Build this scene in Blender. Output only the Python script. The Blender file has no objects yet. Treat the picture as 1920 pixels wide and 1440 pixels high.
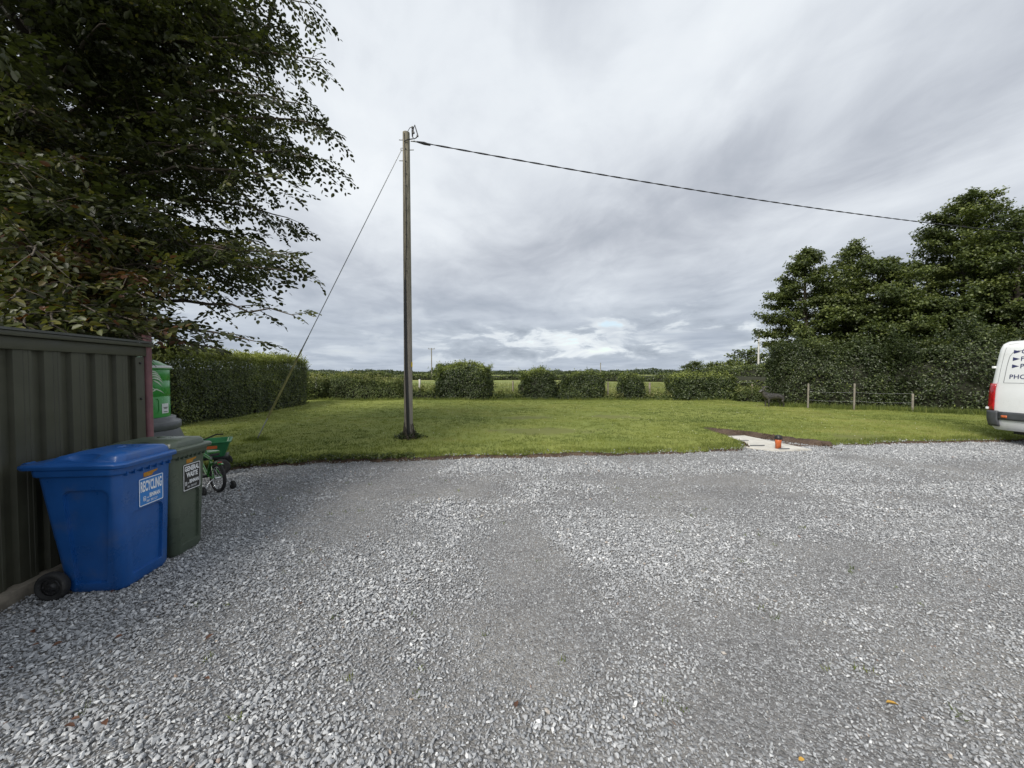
import bpy, bmesh, math, random
import numpy as np
from mathutils import Vector, Matrix

R = math.radians
scene = bpy.context.scene
rng = np.random.default_rng(7)
random.seed(7)

# ------------------------------------------------------------------ camera
CAM_H = 1.6
F_PX = 721.0                      # focal length in pixels of a 1920 wide picture
PITCH = math.atan(20 / F_PX)      # the lens looks slightly down
cam_data = bpy.data.cameras.new("camera")
cam_data.sensor_width = 36.0
cam_data.lens = 36.0 * F_PX / 1920.0
cam_data.clip_start = 0.05
cam_data.clip_end = 6000
cam = bpy.data.objects.new("camera", cam_data)
scene.collection.objects.link(cam)
cam.location = (0, 0, CAM_H)
cam.rotation_euler = (math.pi / 2 - PITCH, 0, 0)
scene.camera = cam

# ------------------------------------------------------------------ light
SUN_EL = R(38)
SUN_AZ = math.atan2(-0.56, -0.83)           # behind the viewer, over the left shoulder
sun_dir = Vector((math.sin(SUN_AZ) * math.cos(SUN_EL), math.cos(SUN_AZ) * math.cos(SUN_EL), math.sin(SUN_EL)))
sun_data = bpy.data.lights.new("sun", 'SUN')
sun_data.energy = 3.0
sun_data.angle = R(28)
sun_data.color = (1.0, 0.95, 0.87)
sun = bpy.data.objects.new("sun", sun_data)
scene.collection.objects.link(sun)
sun.rotation_euler = sun_dir.to_track_quat('Z', 'Y').to_euler()
sun.location = (0, 0, 60)

scene.view_settings.view_transform = 'Standard'
scene.view_settings.look = 'None'
scene.view_settings.exposure = 0.57
scene.view_settings.gamma = 1.0
scene.view_settings.use_curve_mapping = False
scene.cycles.max_bounces = 6
scene.cycles.diffuse_bounces = 3
scene.cycles.transparent_max_bounces = 8
scene.cycles.use_denoising = True

# ------------------------------------------------------------------ sky
world = bpy.data.worlds.new("World")
scene.world = world
world.use_nodes = True
wn = world.node_tree
wn.nodes.clear()


class NT:
    """Small helper that strings shader nodes together."""
    def __init__(self, tree):
        self.t = tree

    def n(self, typ, **kw):
        nd = self.t.nodes.new(typ)
        for k, v in kw.items():
            setattr(nd, k, v)
        return nd

    def l(self, a, b):
        self.t.links.new(a, b)

    def val(self, sock, v):
        if hasattr(v, 'is_linked') or isinstance(v, bpy.types.NodeSocket):
            self.l(v, sock)
        else:
            sock.default_value = v

    def math(self, op, a, b=0.0, c=None, clamp=False):
        nd = self.n('ShaderNodeMath', operation=op, use_clamp=clamp)
        self.val(nd.inputs[0], a)
        self.val(nd.inputs[1], b)
        if c is not None:
            self.val(nd.inputs[2], c)
        return nd.outputs[0]

    def comb(self, x, y, z):
        nd = self.n('ShaderNodeCombineXYZ')
        for i, v in enumerate((x, y, z)):
            self.val(nd.inputs[i], v)
        return nd.outputs[0]

    def noise(self, vec, scale=1.0, detail=3.0, rough=0.5, dist=0.0, lac=2.0):
        nd = self.n('ShaderNodeTexNoise')
        if vec is not None:
            self.l(vec, nd.inputs['Vector'])
        nd.inputs['Scale'].default_value = scale
        nd.inputs['Detail'].default_value = detail
        nd.inputs['Roughness'].default_value = rough
        nd.inputs['Distortion'].default_value = dist
        nd.inputs['Lacunarity'].default_value = lac
        return nd.outputs['Fac']

    def mr(self, v, a, b, c=0.0, d=1.0, smooth=True):
        nd = self.n('ShaderNodeMapRange')
        nd.interpolation_type = 'SMOOTHSTEP' if smooth else 'LINEAR'
        self.val(nd.inputs[0], v)
        for i, q in enumerate((a, b, c, d)):
            self.val(nd.inputs[i + 1], q)
        return nd.outputs[0]

    def mix(self, f, a, b, blend='MIX'):
        nd = self.n('ShaderNodeMix', data_type='RGBA', blend_type=blend)
        self.val(nd.inputs[0], f)
        for s, v in ((nd.inputs[6], a), (nd.inputs[7], b)):
            if isinstance(v, bpy.types.NodeSocket):
                self.l(v, s)
            else:
                s.default_value = tuple(v) + (1,) if len(v) == 3 else v
        return nd.outputs[2]

    def ramp(self, f, stops, interp='LINEAR'):
        nd = self.n('ShaderNodeValToRGB')
        cr = nd.color_ramp
        cr.interpolation = interp
        while len(cr.elements) < len(stops):
            cr.elements.new(0.5)
        for e, (p, c) in zip(cr.elements, stops):
            e.position = p
            e.color = tuple(c) + (1,)
        self.l(f, nd.inputs[0])
        return nd.outputs[0]


W = NT(wn)
tc = W.n('ShaderNodeTexCoord').outputs['Generated']
sep = W.n('ShaderNodeSeparateXYZ')
W.l(tc, sep.inputs[0])
dx, dy, dz = sep.outputs
zz = W.math('MAXIMUM', dz, 0.0)
zp = W.math('ADD', zz, 0.07)
# cloud deck seen in perspective, streaks blown along a direction a little left of the view axis
ca, sa = math.cos(R(8)), math.sin(R(8))
ux = W.math('ADD', W.math('MULTIPLY', dx, ca), W.math('MULTIPLY', dy, sa))
vy = W.math('SUBTRACT', W.math('MULTIPLY', dy, ca), W.math('MULTIPLY', dx, sa))
u = W.math('DIVIDE', ux, zp)
v = W.math('DIVIDE', vy, zp)
streak = W.noise(W.comb(W.math('MULTIPLY', u, 1.1), W.math('MULTIPLY', v, 0.66), 3.1), 1.0, 7.0, 0.54, 0.8)
broad = W.noise(W.comb(W.math('MULTIPLY', u, 0.45), W.math('MULTIPLY', v, 0.36), 8.7), 1.0, 4.0, 0.5, 0.4)
fine = W.noise(W.comb(W.math('MULTIPLY', u, 3.4), W.math('MULTIPLY', v, 2.5), 1.3), 1.0, 6.0, 0.58, 0.6)
b0 = W.math('ADD', W.math('MULTIPLY', streak, 0.55), W.math('MULTIPLY', broad, 0.45))
b0 = W.math('ADD', b0, W.math('MULTIPLY', W.math('SUBTRACT', fine, 0.5), 0.15))
# thin place in the deck, brighter
gx, gy, gz = (-0.30, 0.80, 0.53)
dot = W.math('ADD', W.math('ADD', W.math('MULTIPLY', dx, gx), W.math('MULTIPLY', dy, gy)), W.math('MULTIPLY', dz, gz))
glow = W.mr(dot, 0.88, 1.0, 0.0, 0.09)
b1 = W.math('ADD', b0, glow)
deck = W.ramp(b1, [(0.34, (0.262, 0.290, 0.335)), (0.44, (0.345, 0.370, 0.415)), (0.53, (0.440, 0.468, 0.510)),
                   (0.64, (0.545, 0.575, 0.610)), (0.80, (0.64, 0.665, 0.685))])
# towards the horizon the deck is seen edge on, darker and bluer
low = W.mr(dz, 0.02, 0.34, 1.0, 0.0)
deck = W.mix(W.math('MULTIPLY', low, 0.6), deck, (0.275, 0.325, 0.395))
# broken cumulus band near the horizon
az = W.math('ARCTAN2', dx, dy)
lowvec = W.comb(W.math('MULTIPLY', az, 3.2), W.math('MULTIPLY', dz, 15.0), 0.4)
openn = W.noise(lowvec, 1.0, 4.0, 0.5, 0.3)
band = W.math('MULTIPLY', W.mr(dz, 0.015, 0.045, 0.25, 1.0), W.mr(dz, 0.10, 0.19, 1.0, 0.0))
side = W.mr(az, -0.35, 0.10, 0.35, 1.0)
opening = W.math('MULTIPLY', W.math('MULTIPLY', W.mr(openn, 0.38, 0.58), band), side)
cumv = W.comb(W.math('MULTIPLY', az, 8.5), W.math('MULTIPLY', dz, 27.0), 5.3)
cum = W.noise(cumv, 1.0, 6.0, 0.58, 0.35)
cumshade = W.ramp(cum, [(0.36, (0.60, 0.63, 0.645)), (0.45, (0.51, 0.55, 0.585)), (0.51, (0.345, 0.385, 0.435)), (0.66, (0.235, 0.268, 0.315))])
gap = W.math('MULTIPLY', W.mr(cum, 0.40, 0.30), opening)
deck = W.mix(opening, deck, cumshade)
cloud10 = W.mix(1.0, deck, (10, 10, 10), 'MULTIPLY')
sky = W.n('ShaderNodeTexSky', sky_type='NISHITA')
sky.sun_disc = False
sky.sun_elevation = SUN_EL
sky.sun_rotation = SUN_AZ % (2 * math.pi)
sky.altitude = 30
cover = W.math('SUBTRACT', 1.0, W.math('MULTIPLY', gap, 0.8))
final = W.mix(cover, sky.outputs[0], cloud10)
bg = W.n('ShaderNodeBackground')
bg.inputs['Strength'].default_value = 0.1
W.l(final, bg.inputs['Color'])
wo = W.n('ShaderNodeOutputWorld')
W.l(bg.outputs[0], wo.inputs[0])

# ------------------------------------------------------------------ geometry helpers
COL = scene.collection


def at(px, py, Y):
    """Point of the place at forward distance Y that a photo position points to."""
    a, b = (px - 960) / F_PX, -(py - 720) / F_PX
    cp, sp = math.cos(PITCH), math.sin(PITCH)
    d = Vector((a, cp + b * sp, -sp + b * cp))
    k = Y / d.y
    return Vector((d.x * k, Y, CAM_H + d.z * k))


def gnd(px, py, z=0.0):
    a, b = (px - 960) / F_PX, -(py - 720) / F_PX
    cp, sp = math.cos(PITCH), math.sin(PITCH)
    d = Vector((a, cp + b * sp, -sp + b * cp))
    k = (z - CAM_H) / d.z
    return Vector((d.x * k, d.y * k, z))


def tag(o, label=None, cat=None, group=None, kind=None):
    if label:
        o["label"] = label
    if cat:
        o["category"] = cat
    if group:
        o["group"] = group
    if kind:
        o["kind"] = kind
    return o


def empty(name, loc=(0, 0, 0), rz=0.0):
    o = bpy.data.objects.new(name, None)
    o.empty_display_size = 0.1
    COL.objects.link(o)
    o.location = loc
    o.rotation_euler = (0, 0, rz)
    return o


def link_mesh(name, me, mats, parent=None):
    o = bpy.data.objects.new(name, me)
    COL.objects.link(o)
    if mats is not None:
        if not isinstance(mats, (list, tuple)):
            mats = [mats]
        if not me.materials:
            for m in mats:
                me.materials.append(m)
    if parent is not None:
        o.parent = parent
    return o


class MB:
    """Collects simple shapes into one mesh."""
    def __init__(self):
        self.v, self.f, self.sm = [], [], []

    def add(self, verts, faces, smooth=False, M=None):
        o = len(self.v)
        for p in verts:
            p = Vector(p)
            if M is not None:
                p = M @ p
            self.v.append(tuple(p))
        for f in faces:
            self.f.append([i + o for i in f])
            self.sm.append(smooth)
        return self

    def box(self, c, s, M=None, taper=1.0):
        x, y, z = (q / 2 for q in s)
        t = taper
        vs = [(-x, -y, -z), (x, -y, -z), (x, y, -z), (-x, y, -z), (-x * t, -y * t, z), (x * t, -y * t, z), (x * t, y * t, z), (-x * t, y * t, z)]
        vs = [(a + c[0], b + c[1], d + c[2]) for a, b, d in vs]
        return self.add(vs, [(3, 2, 1, 0), (4, 5, 6, 7), (0, 1, 5, 4), (1, 2, 6, 5), (2, 3, 7, 6), (3, 0, 4, 7)], False, M)

    def tube(self, pts, rad, n=8, caps=True, M=None, smooth=True):
        pts = [Vector(p) for p in pts]
        if not hasattr(rad, '__len__'):
            rad = [rad] * len(pts)
        rings, prev = [], None
        for i, p in enumerate(pts):
            d = (pts[min(i + 1, len(pts) - 1)] - pts[max(i - 1, 0)])
            if d.length < 1e-9:
                d = Vector((0, 0, 1))
            d.normalize()
            if prev is None:
                a = d.orthogonal().normalized()
            else:
                a = prev - d * prev.dot(d)
                a = a.normalized() if a.length > 1e-6 else d.orthogonal().normalized()
            prev = a
            b = d.cross(a)
            rings.append([p + (a * math.cos(t) + b * math.sin(t)) * rad[i] for t in (2 * math.pi * k / n for k in range(n))])
        vs = [q for r in rings for q in r]
        fs = []
        for i in range(len(rings) - 1):
            for k in range(n):
                k2 = (k + 1) % n
                fs.append((i * n + k, i * n + k2, (i + 1) * n + k2, (i + 1) * n + k))
        self.add(vs, fs, smooth, M)
        if caps:
            self.add(rings[0], [tuple(reversed(range(n)))], False, M)
            self.add(rings[-1], [tuple(range(n))], False, M)
        return self

    def lathe(self, prof, n=24, M=None, smooth=True, caps=True):
        """prof: (radius, height) pairs about Z."""
        vs, fs = [], []
        for r, z in prof:
            for k in range(n):
                t = 2 * math.pi * k / n
                vs.append((r * math.cos(t), r * math.sin(t), z))
        for i in range(len(prof) - 1):
            for k in range(n):
                k2 = (k + 1) % n
                fs.append((i * n + k, i * n + k2, (i + 1) * n + k2, (i + 1) * n + k))
        if caps:
            fs.append(tuple(reversed(range(n))))
            fs.append(tuple((len(prof) - 1) * n + k for k in range(n)))
        return self.add(vs, fs, smooth, M)

    def loft(self, rings, caps=True, M=None, smooth=False):
        n = len(rings[0])
        vs = [q for r in rings for q in r]
        fs = []
        for i in range(len(rings) - 1):
            for k in range(n):
                k2 = (k + 1) % n
                fs.append((i * n + k, i * n + k2, (i + 1) * n + k2, (i + 1) * n + k))
        if caps:
            fs.append(tuple(reversed(range(n))))
            fs.append(tuple((len(rings) - 1) * n + k for k in range(n)))
        return self.add(vs, fs, smooth, M)

    def prism(self, poly, h, M=None):
        """poly in the XY plane, extruded from z=0 to z=h."""
        n = len(poly)
        vs = [(x, y, 0) for x, y in poly] + [(x, y, h) for x, y in poly]
        fs = [tuple(reversed(range(n))), tuple(range(n, 2 * n))]
        for k in range(n):
            k2 = (k + 1) % n
            fs.append((k, k2, n + k2, n + k))
        return self.add(vs, fs, False, M)

    def torus(self, R0, r, nu=28, nv=8, M=None):
        vs, fs = [], []
        for i in range(nu):
            a = 2 * math.pi * i / nu
            for j in range(nv):
                b = 2 * math.pi * j / nv
                q = R0 + r * math.cos(b)
                vs.append((q * math.cos(a), q * math.sin(a), r * math.sin(b)))
        for i in range(nu):
            for j in range(nv):
                i2, j2 = (i + 1) % nu, (j + 1) % nv
                fs.append((i * nv + j, i2 * nv + j, i2 * nv + j2, i * nv + j2))
        return self.add(vs, fs, True, M)

    def mesh(self, name):
        me = bpy.data.meshes.new(name)
        me.from_pydata(self.v, [], self.f)
        me.polygons.foreach_set('use_smooth', self.sm)
        me.update()
        return me

    def build(self, name, mat, parent=None, bevel=0.0, seg=2, sharp=35):
        me = self.mesh(name)
        if bevel > 0:
            bm = bmesh.new()
            bm.from_mesh(me)
            bmesh.ops.remove_doubles(bm, verts=bm.verts, dist=1e-5)
            es = [e for e in bm.edges if len(e.link_faces) == 2 and e.calc_face_angle(0) > R(sharp)]
            bmesh.ops.bevel(bm, geom=es, offset=bevel, offset_type='OFFSET', segments=seg, profile=0.6, affect='EDGES', clamp_overlap=True)
            for f in bm.faces:
                f.smooth = True
            bm.to_mesh(me)
            bm.free()
            me.set_sharp_from_angle(angle=R(sharp))
        return link_mesh(name, me, mat, parent)


def rrect(hx, hy, r, z, n=5, cx=0.0, cy=0.0):
    """rounded rectangle ring"""
    pts = []
    for sx, sy, a0 in ((1, 1, 0), (-1, 1, 90), (-1, -1, 180), (1, -1, 270)):
        for k in range(n + 1):
            a = R(a0 + 90 * k / n)
            pts.append((cx + sx * (hx - r) + r * math.cos(a), cy + sy * (hy - r) + r * math.sin(a), z))
    return pts


def mesh_np(name, V, F, smooth=None, tint=None, tint_domain='FACE'):
    """fast mesh of equal sided faces from numpy arrays"""
    V = np.asarray(V, dtype=np.float32)
    F = np.asarray(F, dtype=np.int32)
    k = F.shape[1]
    me = bpy.data.meshes.new(name)
    me.vertices.add(len(V))
    me.vertices.foreach_set('co', V.ravel())
    me.loops.add(F.size)
    me.loops.foreach_set('vertex_index', F.ravel())
    me.polygons.add(len(F))
    me.polygons.foreach_set('loop_start', np.arange(0, F.size, k, dtype=np.int32))
    if smooth:
        me.polygons.foreach_set('use_smooth', np.ones(len(F), dtype=bool))
    me.update(calc_edges=True)
    if tint is not None:
        a = me.attributes.new('tint', 'FLOAT', tint_domain)
        a.data.foreach_set('value', np.asarray(tint, dtype=np.float32))
    return me


def unit(a):
    return a / np.maximum(np.linalg.norm(a, axis=1, keepdims=True), 1e-9)


def leaf_mesh(name, P, D, N, L, Wd, tint, hexa=False, fold=0.25, droop=0.0):
    """Leaf blades: P base, D direction, N face normal, all (n,3)."""
    n = len(P)
    D = unit(D)
    S = unit(np.cross(D, N))
    N = unit(np.cross(S, D))
    L = np.broadcast_to(L, n)[:, None]
    Wd = np.broadcast_to(Wd, n)[:, None]
    if not hexa:
        up = N * Wd * fold
        V = np.stack([P, P + D * L * .48 + S * Wd * .5 + up, P + D * L - N * L * droop, P + D * L * .48 - S * Wd * .5 + up], 1).reshape(-1, 3)
        b = np.arange(n)[:, None] * 4
        F = np.concatenate([b + np.array([[0, 1, 2]]), b + np.array([[0, 2, 3]])], 1).reshape(-1, 3)
        return mesh_np(name, V, F, tint=np.repeat(tint, 2))
    up = N * Wd * fold
    V = np.stack([P, P + D * L * .28 + S * Wd * .45 + up, P + D * L * .66 + S * Wd * .42 + up - N * L * droop * .4,
                  P + D * L - N * L * droop, P + D * L * .66 - S * Wd * .42 + up - N * L * droop * .4, P + D * L * .28 - S * Wd * .45 + up], 1).reshape(-1, 3)
    b = np.arange(n)[:, None] * 6
    F = np.concatenate([b + np.array([[0, 1, 2, 3]]), b + np.array([[0, 3, 4, 5]])], 1).reshape(-1, 4)
    return mesh_np(name, V, F, tint=np.repeat(tint, 2))


_perm = np.random.default_rng(3).random((256, 256))


def vnoise(x, y, s=1.0, seed=0):
    x = np.asarray(x, dtype=float) * s + seed * 17.31
    y = np.asarray(y, dtype=float) * s + seed * 9.77
    xi, yi = np.floor(x).astype(int), np.floor(y).astype(int)
    fx, fy = x - xi, y - yi
    fx, fy = fx * fx * (3 - 2 * fx), fy * fy * (3 - 2 * fy)
    g = lambda a, b: _perm[a % 256, b % 256]
    return (g(xi, yi) * (1 - fx) + g(xi + 1, yi) * fx) * (1 - fy) + (g(xi, yi + 1) * (1 - fx) + g(xi + 1, yi + 1) * fx) * fy


def fbm(x, y, s=1.0, seed=0, o=4):
    t, a, k = 0, 0.5, s
    for i in range(o):
        t = t + a * vnoise(x, y, k, seed + i)
        a *= 0.5
        k *= 2.03
    return t / (1 - 0.5 ** o)


def rand_unit(n):
    return unit(rng.normal(size=(n, 3)))


# ------------------------------------------------------------------ materials
def new_mat(name):
    m = bpy.data.materials.new(name)
    m.use_nodes = True
    t = m.node_tree
    t.nodes.clear()
    N = NT(t)
    out = N.n('ShaderNodeOutputMaterial')
    p = N.n('ShaderNodeBsdfPrincipled')
    N.l(p.outputs[0], out.inputs[0])
    return m, N, p, out


def pos(N, obj=False):
    if obj:
        return N.n('ShaderNodeTexCoord').outputs['Object']
    return N.n('ShaderNodeNewGeometry').outputs['Position']


def bump(N, p, h, strength=0.3, dist=0.01):
    b = N.n('ShaderNodeBump')
    b.inputs['Strength'].default_value = strength
    b.inputs['Distance'].default_value = dist
    N.l(h, b.inputs['Height'])
    N.l(b.outputs[0], p.inputs['Normal'])


def plain(name, c, rough=0.6, metal=0.0, var=0.12, scale=6.0, bmp=0.0, spec=None, dirt=None, coat=0.0):
    """colour with a little uneven wear"""
    m, N, p, _ = new_mat(name)
    P = pos(N, True)
    n1 = N.noise(P, scale, 5, 0.6)
    lo = tuple(max(0, q * (1 - var)) for q in c)
    hi = tuple(min(1, q * (1 + var)) for q in c)
    colr = N.mix(N.mr(n1, 0.3, 0.7), lo, hi)
    if dirt:
        dc, amt, sc = dirt
        n2 = N.noise(P, sc, 6, 0.65)
        colr = N.mix(N.math('MULTIPLY', N.mr(n2, 0.5, 0.72), amt), colr, dc)
    N.l(colr, p.inputs['Base Color'])
    p.inputs['Metallic'].default_value = metal
    rr = N.mr(n1, 0.25, 0.75, max(0.03, rough - 0.1), min(1, rough + 0.1))
    N.l(rr, p.inputs['Roughness'])
    if spec is not None:
        p.inputs['Specular IOR Level'].default_value = spec
    if coat:
        p.inputs['Coat Weight'].default_value = coat
    if bmp:
        bump(N, p, N.noise(P, scale * 12, 4, 0.6), bmp, 0.004)
    return m


def leaf_mat(name, stops, rough=0.5, trans=0.3, back=None):
    m, N, p, out = new_mat(name)
    a = N.n('ShaderNodeAttribute', attribute_name='tint')
    c = N.ramp(a.outputs['Fac'], stops)
    big = N.noise(pos(N), 0.9, 3, 0.5)
    c = N.mix(N.mr(big, 0.35, 0.65, 0.0, 0.35), c, tuple(0.6 * q for q in stops[0][1]))
    N.l(c, p.inputs['Base Color'])
    p.inputs['Roughness'].default_value = rough
    p.inputs['Specular IOR Level'].default_value = 0.36
    tr = N.n('ShaderNodeBsdfTranslucent')
    tcol = N.mix(1.0, c, (1.25, 1.35, 0.6), 'MULTIPLY')
    N.l(tcol, tr.inputs[0])
    mx = N.n('ShaderNodeMixShader')
    mx.inputs[0].default_value = trans
    N.l(p.outputs[0], mx.inputs[1])
    N.l(tr.outputs[0], mx.inputs[2])
    N.l(mx.outputs[0], out.inputs[0])
    return m


M = {}
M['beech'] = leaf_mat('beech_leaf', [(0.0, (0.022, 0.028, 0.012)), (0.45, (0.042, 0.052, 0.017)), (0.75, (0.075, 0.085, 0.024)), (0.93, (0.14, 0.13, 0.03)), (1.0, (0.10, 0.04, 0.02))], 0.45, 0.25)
M['hedge'] = leaf_mat('hedge_leaf', [(0.0, (0.030, 0.044, 0.018)), (0.5, (0.078, 0.102, 0.038)), (0.8, (0.155, 0.19, 0.055)), (1.0, (0.27, 0.30, 0.075))], 0.36, 0.25)
M['bush'] = leaf_mat('bush_leaf', [(0.0, (0.026, 0.040, 0.017)), (0.5, (0.064, 0.088, 0.034)), (0.8, (0.13, 0.165, 0.05)), (1.0, (0.25, 0.29, 0.07))], 0.36, 0.25)
M['alder'] = leaf_mat('alder_leaf', [(0.0, (0.030, 0.044, 0.017)), (0.5, (0.074, 0.098, 0.032)), (0.8, (0.135, 0.165, 0.048)), (1.0, (0.21, 0.24, 0.07))], 0.38, 0.28)
M['wild'] = leaf_mat('wild_leaf', [(0.0, (0.036, 0.052, 0.017)), (0.5, (0.085, 0.115, 0.032)), (0.8, (0.16, 0.19, 0.055)), (1.0, (0.27, 0.27, 0.11))], 0.55, 0.3)
M['grass'] = leaf_mat('grass_blade', [(0.0, (0.085, 0.118, 0.028)), (0.5, (0.178, 0.210, 0.044)), (0.85, (0.258, 0.280, 0.064)), (1.0, (0.34, 0.32, 0.13))], 0.6, 0.3)
M['straw'] = leaf_mat('meadow_blade', [(0.0, (0.075, 0.095, 0.025)), (0.5, (0.14, 0.17, 0.045)), (1.0, (0.27, 0.27, 0.11))], 0.7, 0.3)
M['deadleaf'] = plain('dead_leaf', (0.10, 0.045, 0.025), 0.7, var=0.4, scale=30)
M['yellowleaf'] = plain('yellow_leaf', (0.50, 0.29, 0.05), 0.6, var=0.2, scale=40)
M['bark'] = plain('bark', (0.075, 0.062, 0.048), 0.9, var=0.4, scale=9, bmp=0.8)
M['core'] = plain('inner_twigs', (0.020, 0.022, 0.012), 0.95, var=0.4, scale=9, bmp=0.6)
M['black'] = plain('black_plastic', (0.018, 0.018, 0.019), 0.45, var=0.25, scale=20)
M['rubber'] = plain('black_rubber', (0.020, 0.020, 0.020), 0.8, var=0.3, scale=30, dirt=((0.10, 0.095, 0.085), 0.5, 14))
M['steel'] = plain('galvanised_steel', (0.30, 0.31, 0.32), 0.45, 0.7, var=0.2, scale=20)
M['cable'] = plain('black_cable', (0.014, 0.014, 0.016), 0.6)
M['blue'] = plain('blue_bin_plastic', (0.012, 0.088, 0.31), 0.33, var=0.10, scale=4, bmp=0.06, dirt=((0.10, 0.13, 0.19), 0.30, 5))
M['green'] = plain('green_bin_plastic', (0.070, 0.092, 0.066), 0.33, var=0.10, scale=4, bmp=0.06, dirt=((0.15, 0.16, 0.13), 0.28, 5))
M['signblue'] = plain('sign_blue', (0.028, 0.20, 0.56), 0.35, var=0.04)
M['signblack'] = plain('sign_black', (0.012, 0.012, 0.014), 0.35, var=0.1)
M['white'] = plain('white_print', (0.80, 0.82, 0.84), 0.4, var=0.03)
M['amber'] = plain('amber_tape', (0.42, 0.19, 0.014), 0.4, var=0.25, scale=30)
M['shed'] = plain('olive_steel_sheet', (0.052, 0.053, 0.035), 0.5, var=0.14, scale=5, dirt=((0.05, 0.048, 0.035), 0.5, 3))
M['shedroof'] = plain('dark_roof_sheet', (0.07, 0.075, 0.07), 0.6, var=0.2)
M['maroon'] = plain('maroon_paint', (0.185, 0.085, 0.092), 0.6, var=0.2, scale=9)
M['tank'] = plain('tank_green_plastic', (0.048, 0.34, 0.066), 0.32, var=0.08, scale=3)
M['tankgrey'] = plain('tank_grey_plastic', (0.105, 0.112, 0.122), 0.45, var=0.15, scale=6)
M['tanksilver'] = plain('tank_pale_print', (0.66, 0.76, 0.64), 0.45, var=0.08)
M['bikegreen'] = plain('bike_green_paint', (0.03, 0.17, 0.022), 0.3, coat=0.5)
M['cartgreen'] = plain('cart_green_plastic', (0.018, 0.15, 0.055), 0.38)
M['chrome'] = plain('bright_metal', (0.55, 0.56, 0.57), 0.25, 0.9)
M['red'] = plain('red_reflector', (0.35, 0.02, 0.015), 0.2)
M['concrete'] = plain('pale_concrete', (0.52, 0.505, 0.46), 0.85, var=0.10, scale=5, bmp=0.3, dirt=((0.30, 0.27, 0.22), 0.55, 3.5))
M['concpost'] = plain('concrete_post', (0.48, 0.47, 0.44), 0.9, var=0.15, scale=7, bmp=0.3)
M['orange'] = plain('orange_drain_pipe', (0.50, 0.12, 0.035), 0.4, var=0.08)
M['timber'] = plain('weathered_timber', (0.21, 0.185, 0.145), 0.9, var=0.3, scale=9, bmp=0.5)
M['palepost'] = plain('bleached_post', (0.17, 0.155, 0.125), 0.9, var=0.25, scale=9, bmp=0.4)
M['bronze'] = plain('dark_bronze', (0.065, 0.061, 0.056), 0.4, 0.4, var=0.5, scale=14, bmp=0.5)
M['vanwhite'] = plain('white_van_paint', (0.78, 0.80, 0.81), 0.28, var=0.02, scale=2, coat=0.4, dirt=((0.60, 0.59, 0.55), 0.35, 2.5))
M['vangrey'] = plain('dark_grey_trim', (0.060, 0.065, 0.072), 0.55, var=0.15)
M['seam'] = plain('seam_grey', (0.20, 0.21, 0.22), 0.6)
M['taillight'] = plain('tail_light_red', (0.36, 0.006, 0.010), 0.12, var=0.35, scale=16, coat=0.6)
M['navy'] = plain('navy_lettering', (0.035, 0.04, 0.12), 0.4)
M['darkglass'] = plain('dark_glass', (0.012, 0.014, 0.016), 0.08)


def soil_mat():
    m, N, p, _ = new_mat('bare_soil')
    P = pos(N)
    n1 = N.noise(P, 3.0, 6, 0.65)
    n2 = N.noise(P, 22.0, 5, 0.65)
    c = N.ramp(N.math('ADD', N.math('MULTIPLY', n1, .55), N.math('MULTIPLY', n2, .45)),
               [(0.32, (0.030, 0.021, 0.014)), (0.5, (0.075, 0.050, 0.034)), (0.66, (0.125, 0.090, 0.062)), (0.8, (0.20, 0.165, 0.125))])
    N.l(c, p.inputs['Base Color'])
    p.inputs['Roughness'].default_value = 0.95
    bump(N, p, n2, 0.9, 0.03)
    return m


M['soil'] = soil_mat()


def pole_mat():
    m, N, p, _ = new_mat('weathered_pole')
    P = pos(N, True)
    mp = N.n('ShaderNodeMapping')
    mp.inputs['Scale'].default_value = (1, 1, 0.05)
    N.l(P, mp.inputs[0])
    g = N.noise(mp.outputs[0], 60, 6, 0.65, 0.3)
    b = N.noise(P, 1.2, 4, 0.6)
    c = N.ramp(g, [(0.30, (0.075, 0.066, 0.048)), (0.48, (0.19, 0.172, 0.130)), (0.66, (0.28, 0.26, 0.205))])
    sepz = N.n('ShaderNodeSeparateXYZ')
    N.l(P, sepz.inputs[0])
    # upper half greened by algae, lower half bleached pinkish grey
    c = N.mix(N.mr(sepz.outputs[2], 2.2, 4.6, 0.75, 0.0), c, N.mix(g, (0.16, 0.14, 0.125), (0.40, 0.36, 0.325)))
    c = N.mix(N.mr(b, 0.5, 0.75, 0.0, 0.4), c, (0.10, 0.10, 0.06))
    N.l(c, p.inputs['Base Color'])
    p.inputs['Roughness'].default_value = 0.9
    bump(N, p, g, 0.7, 0.01)
    return m


M['pole'] = pole_mat()


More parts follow.
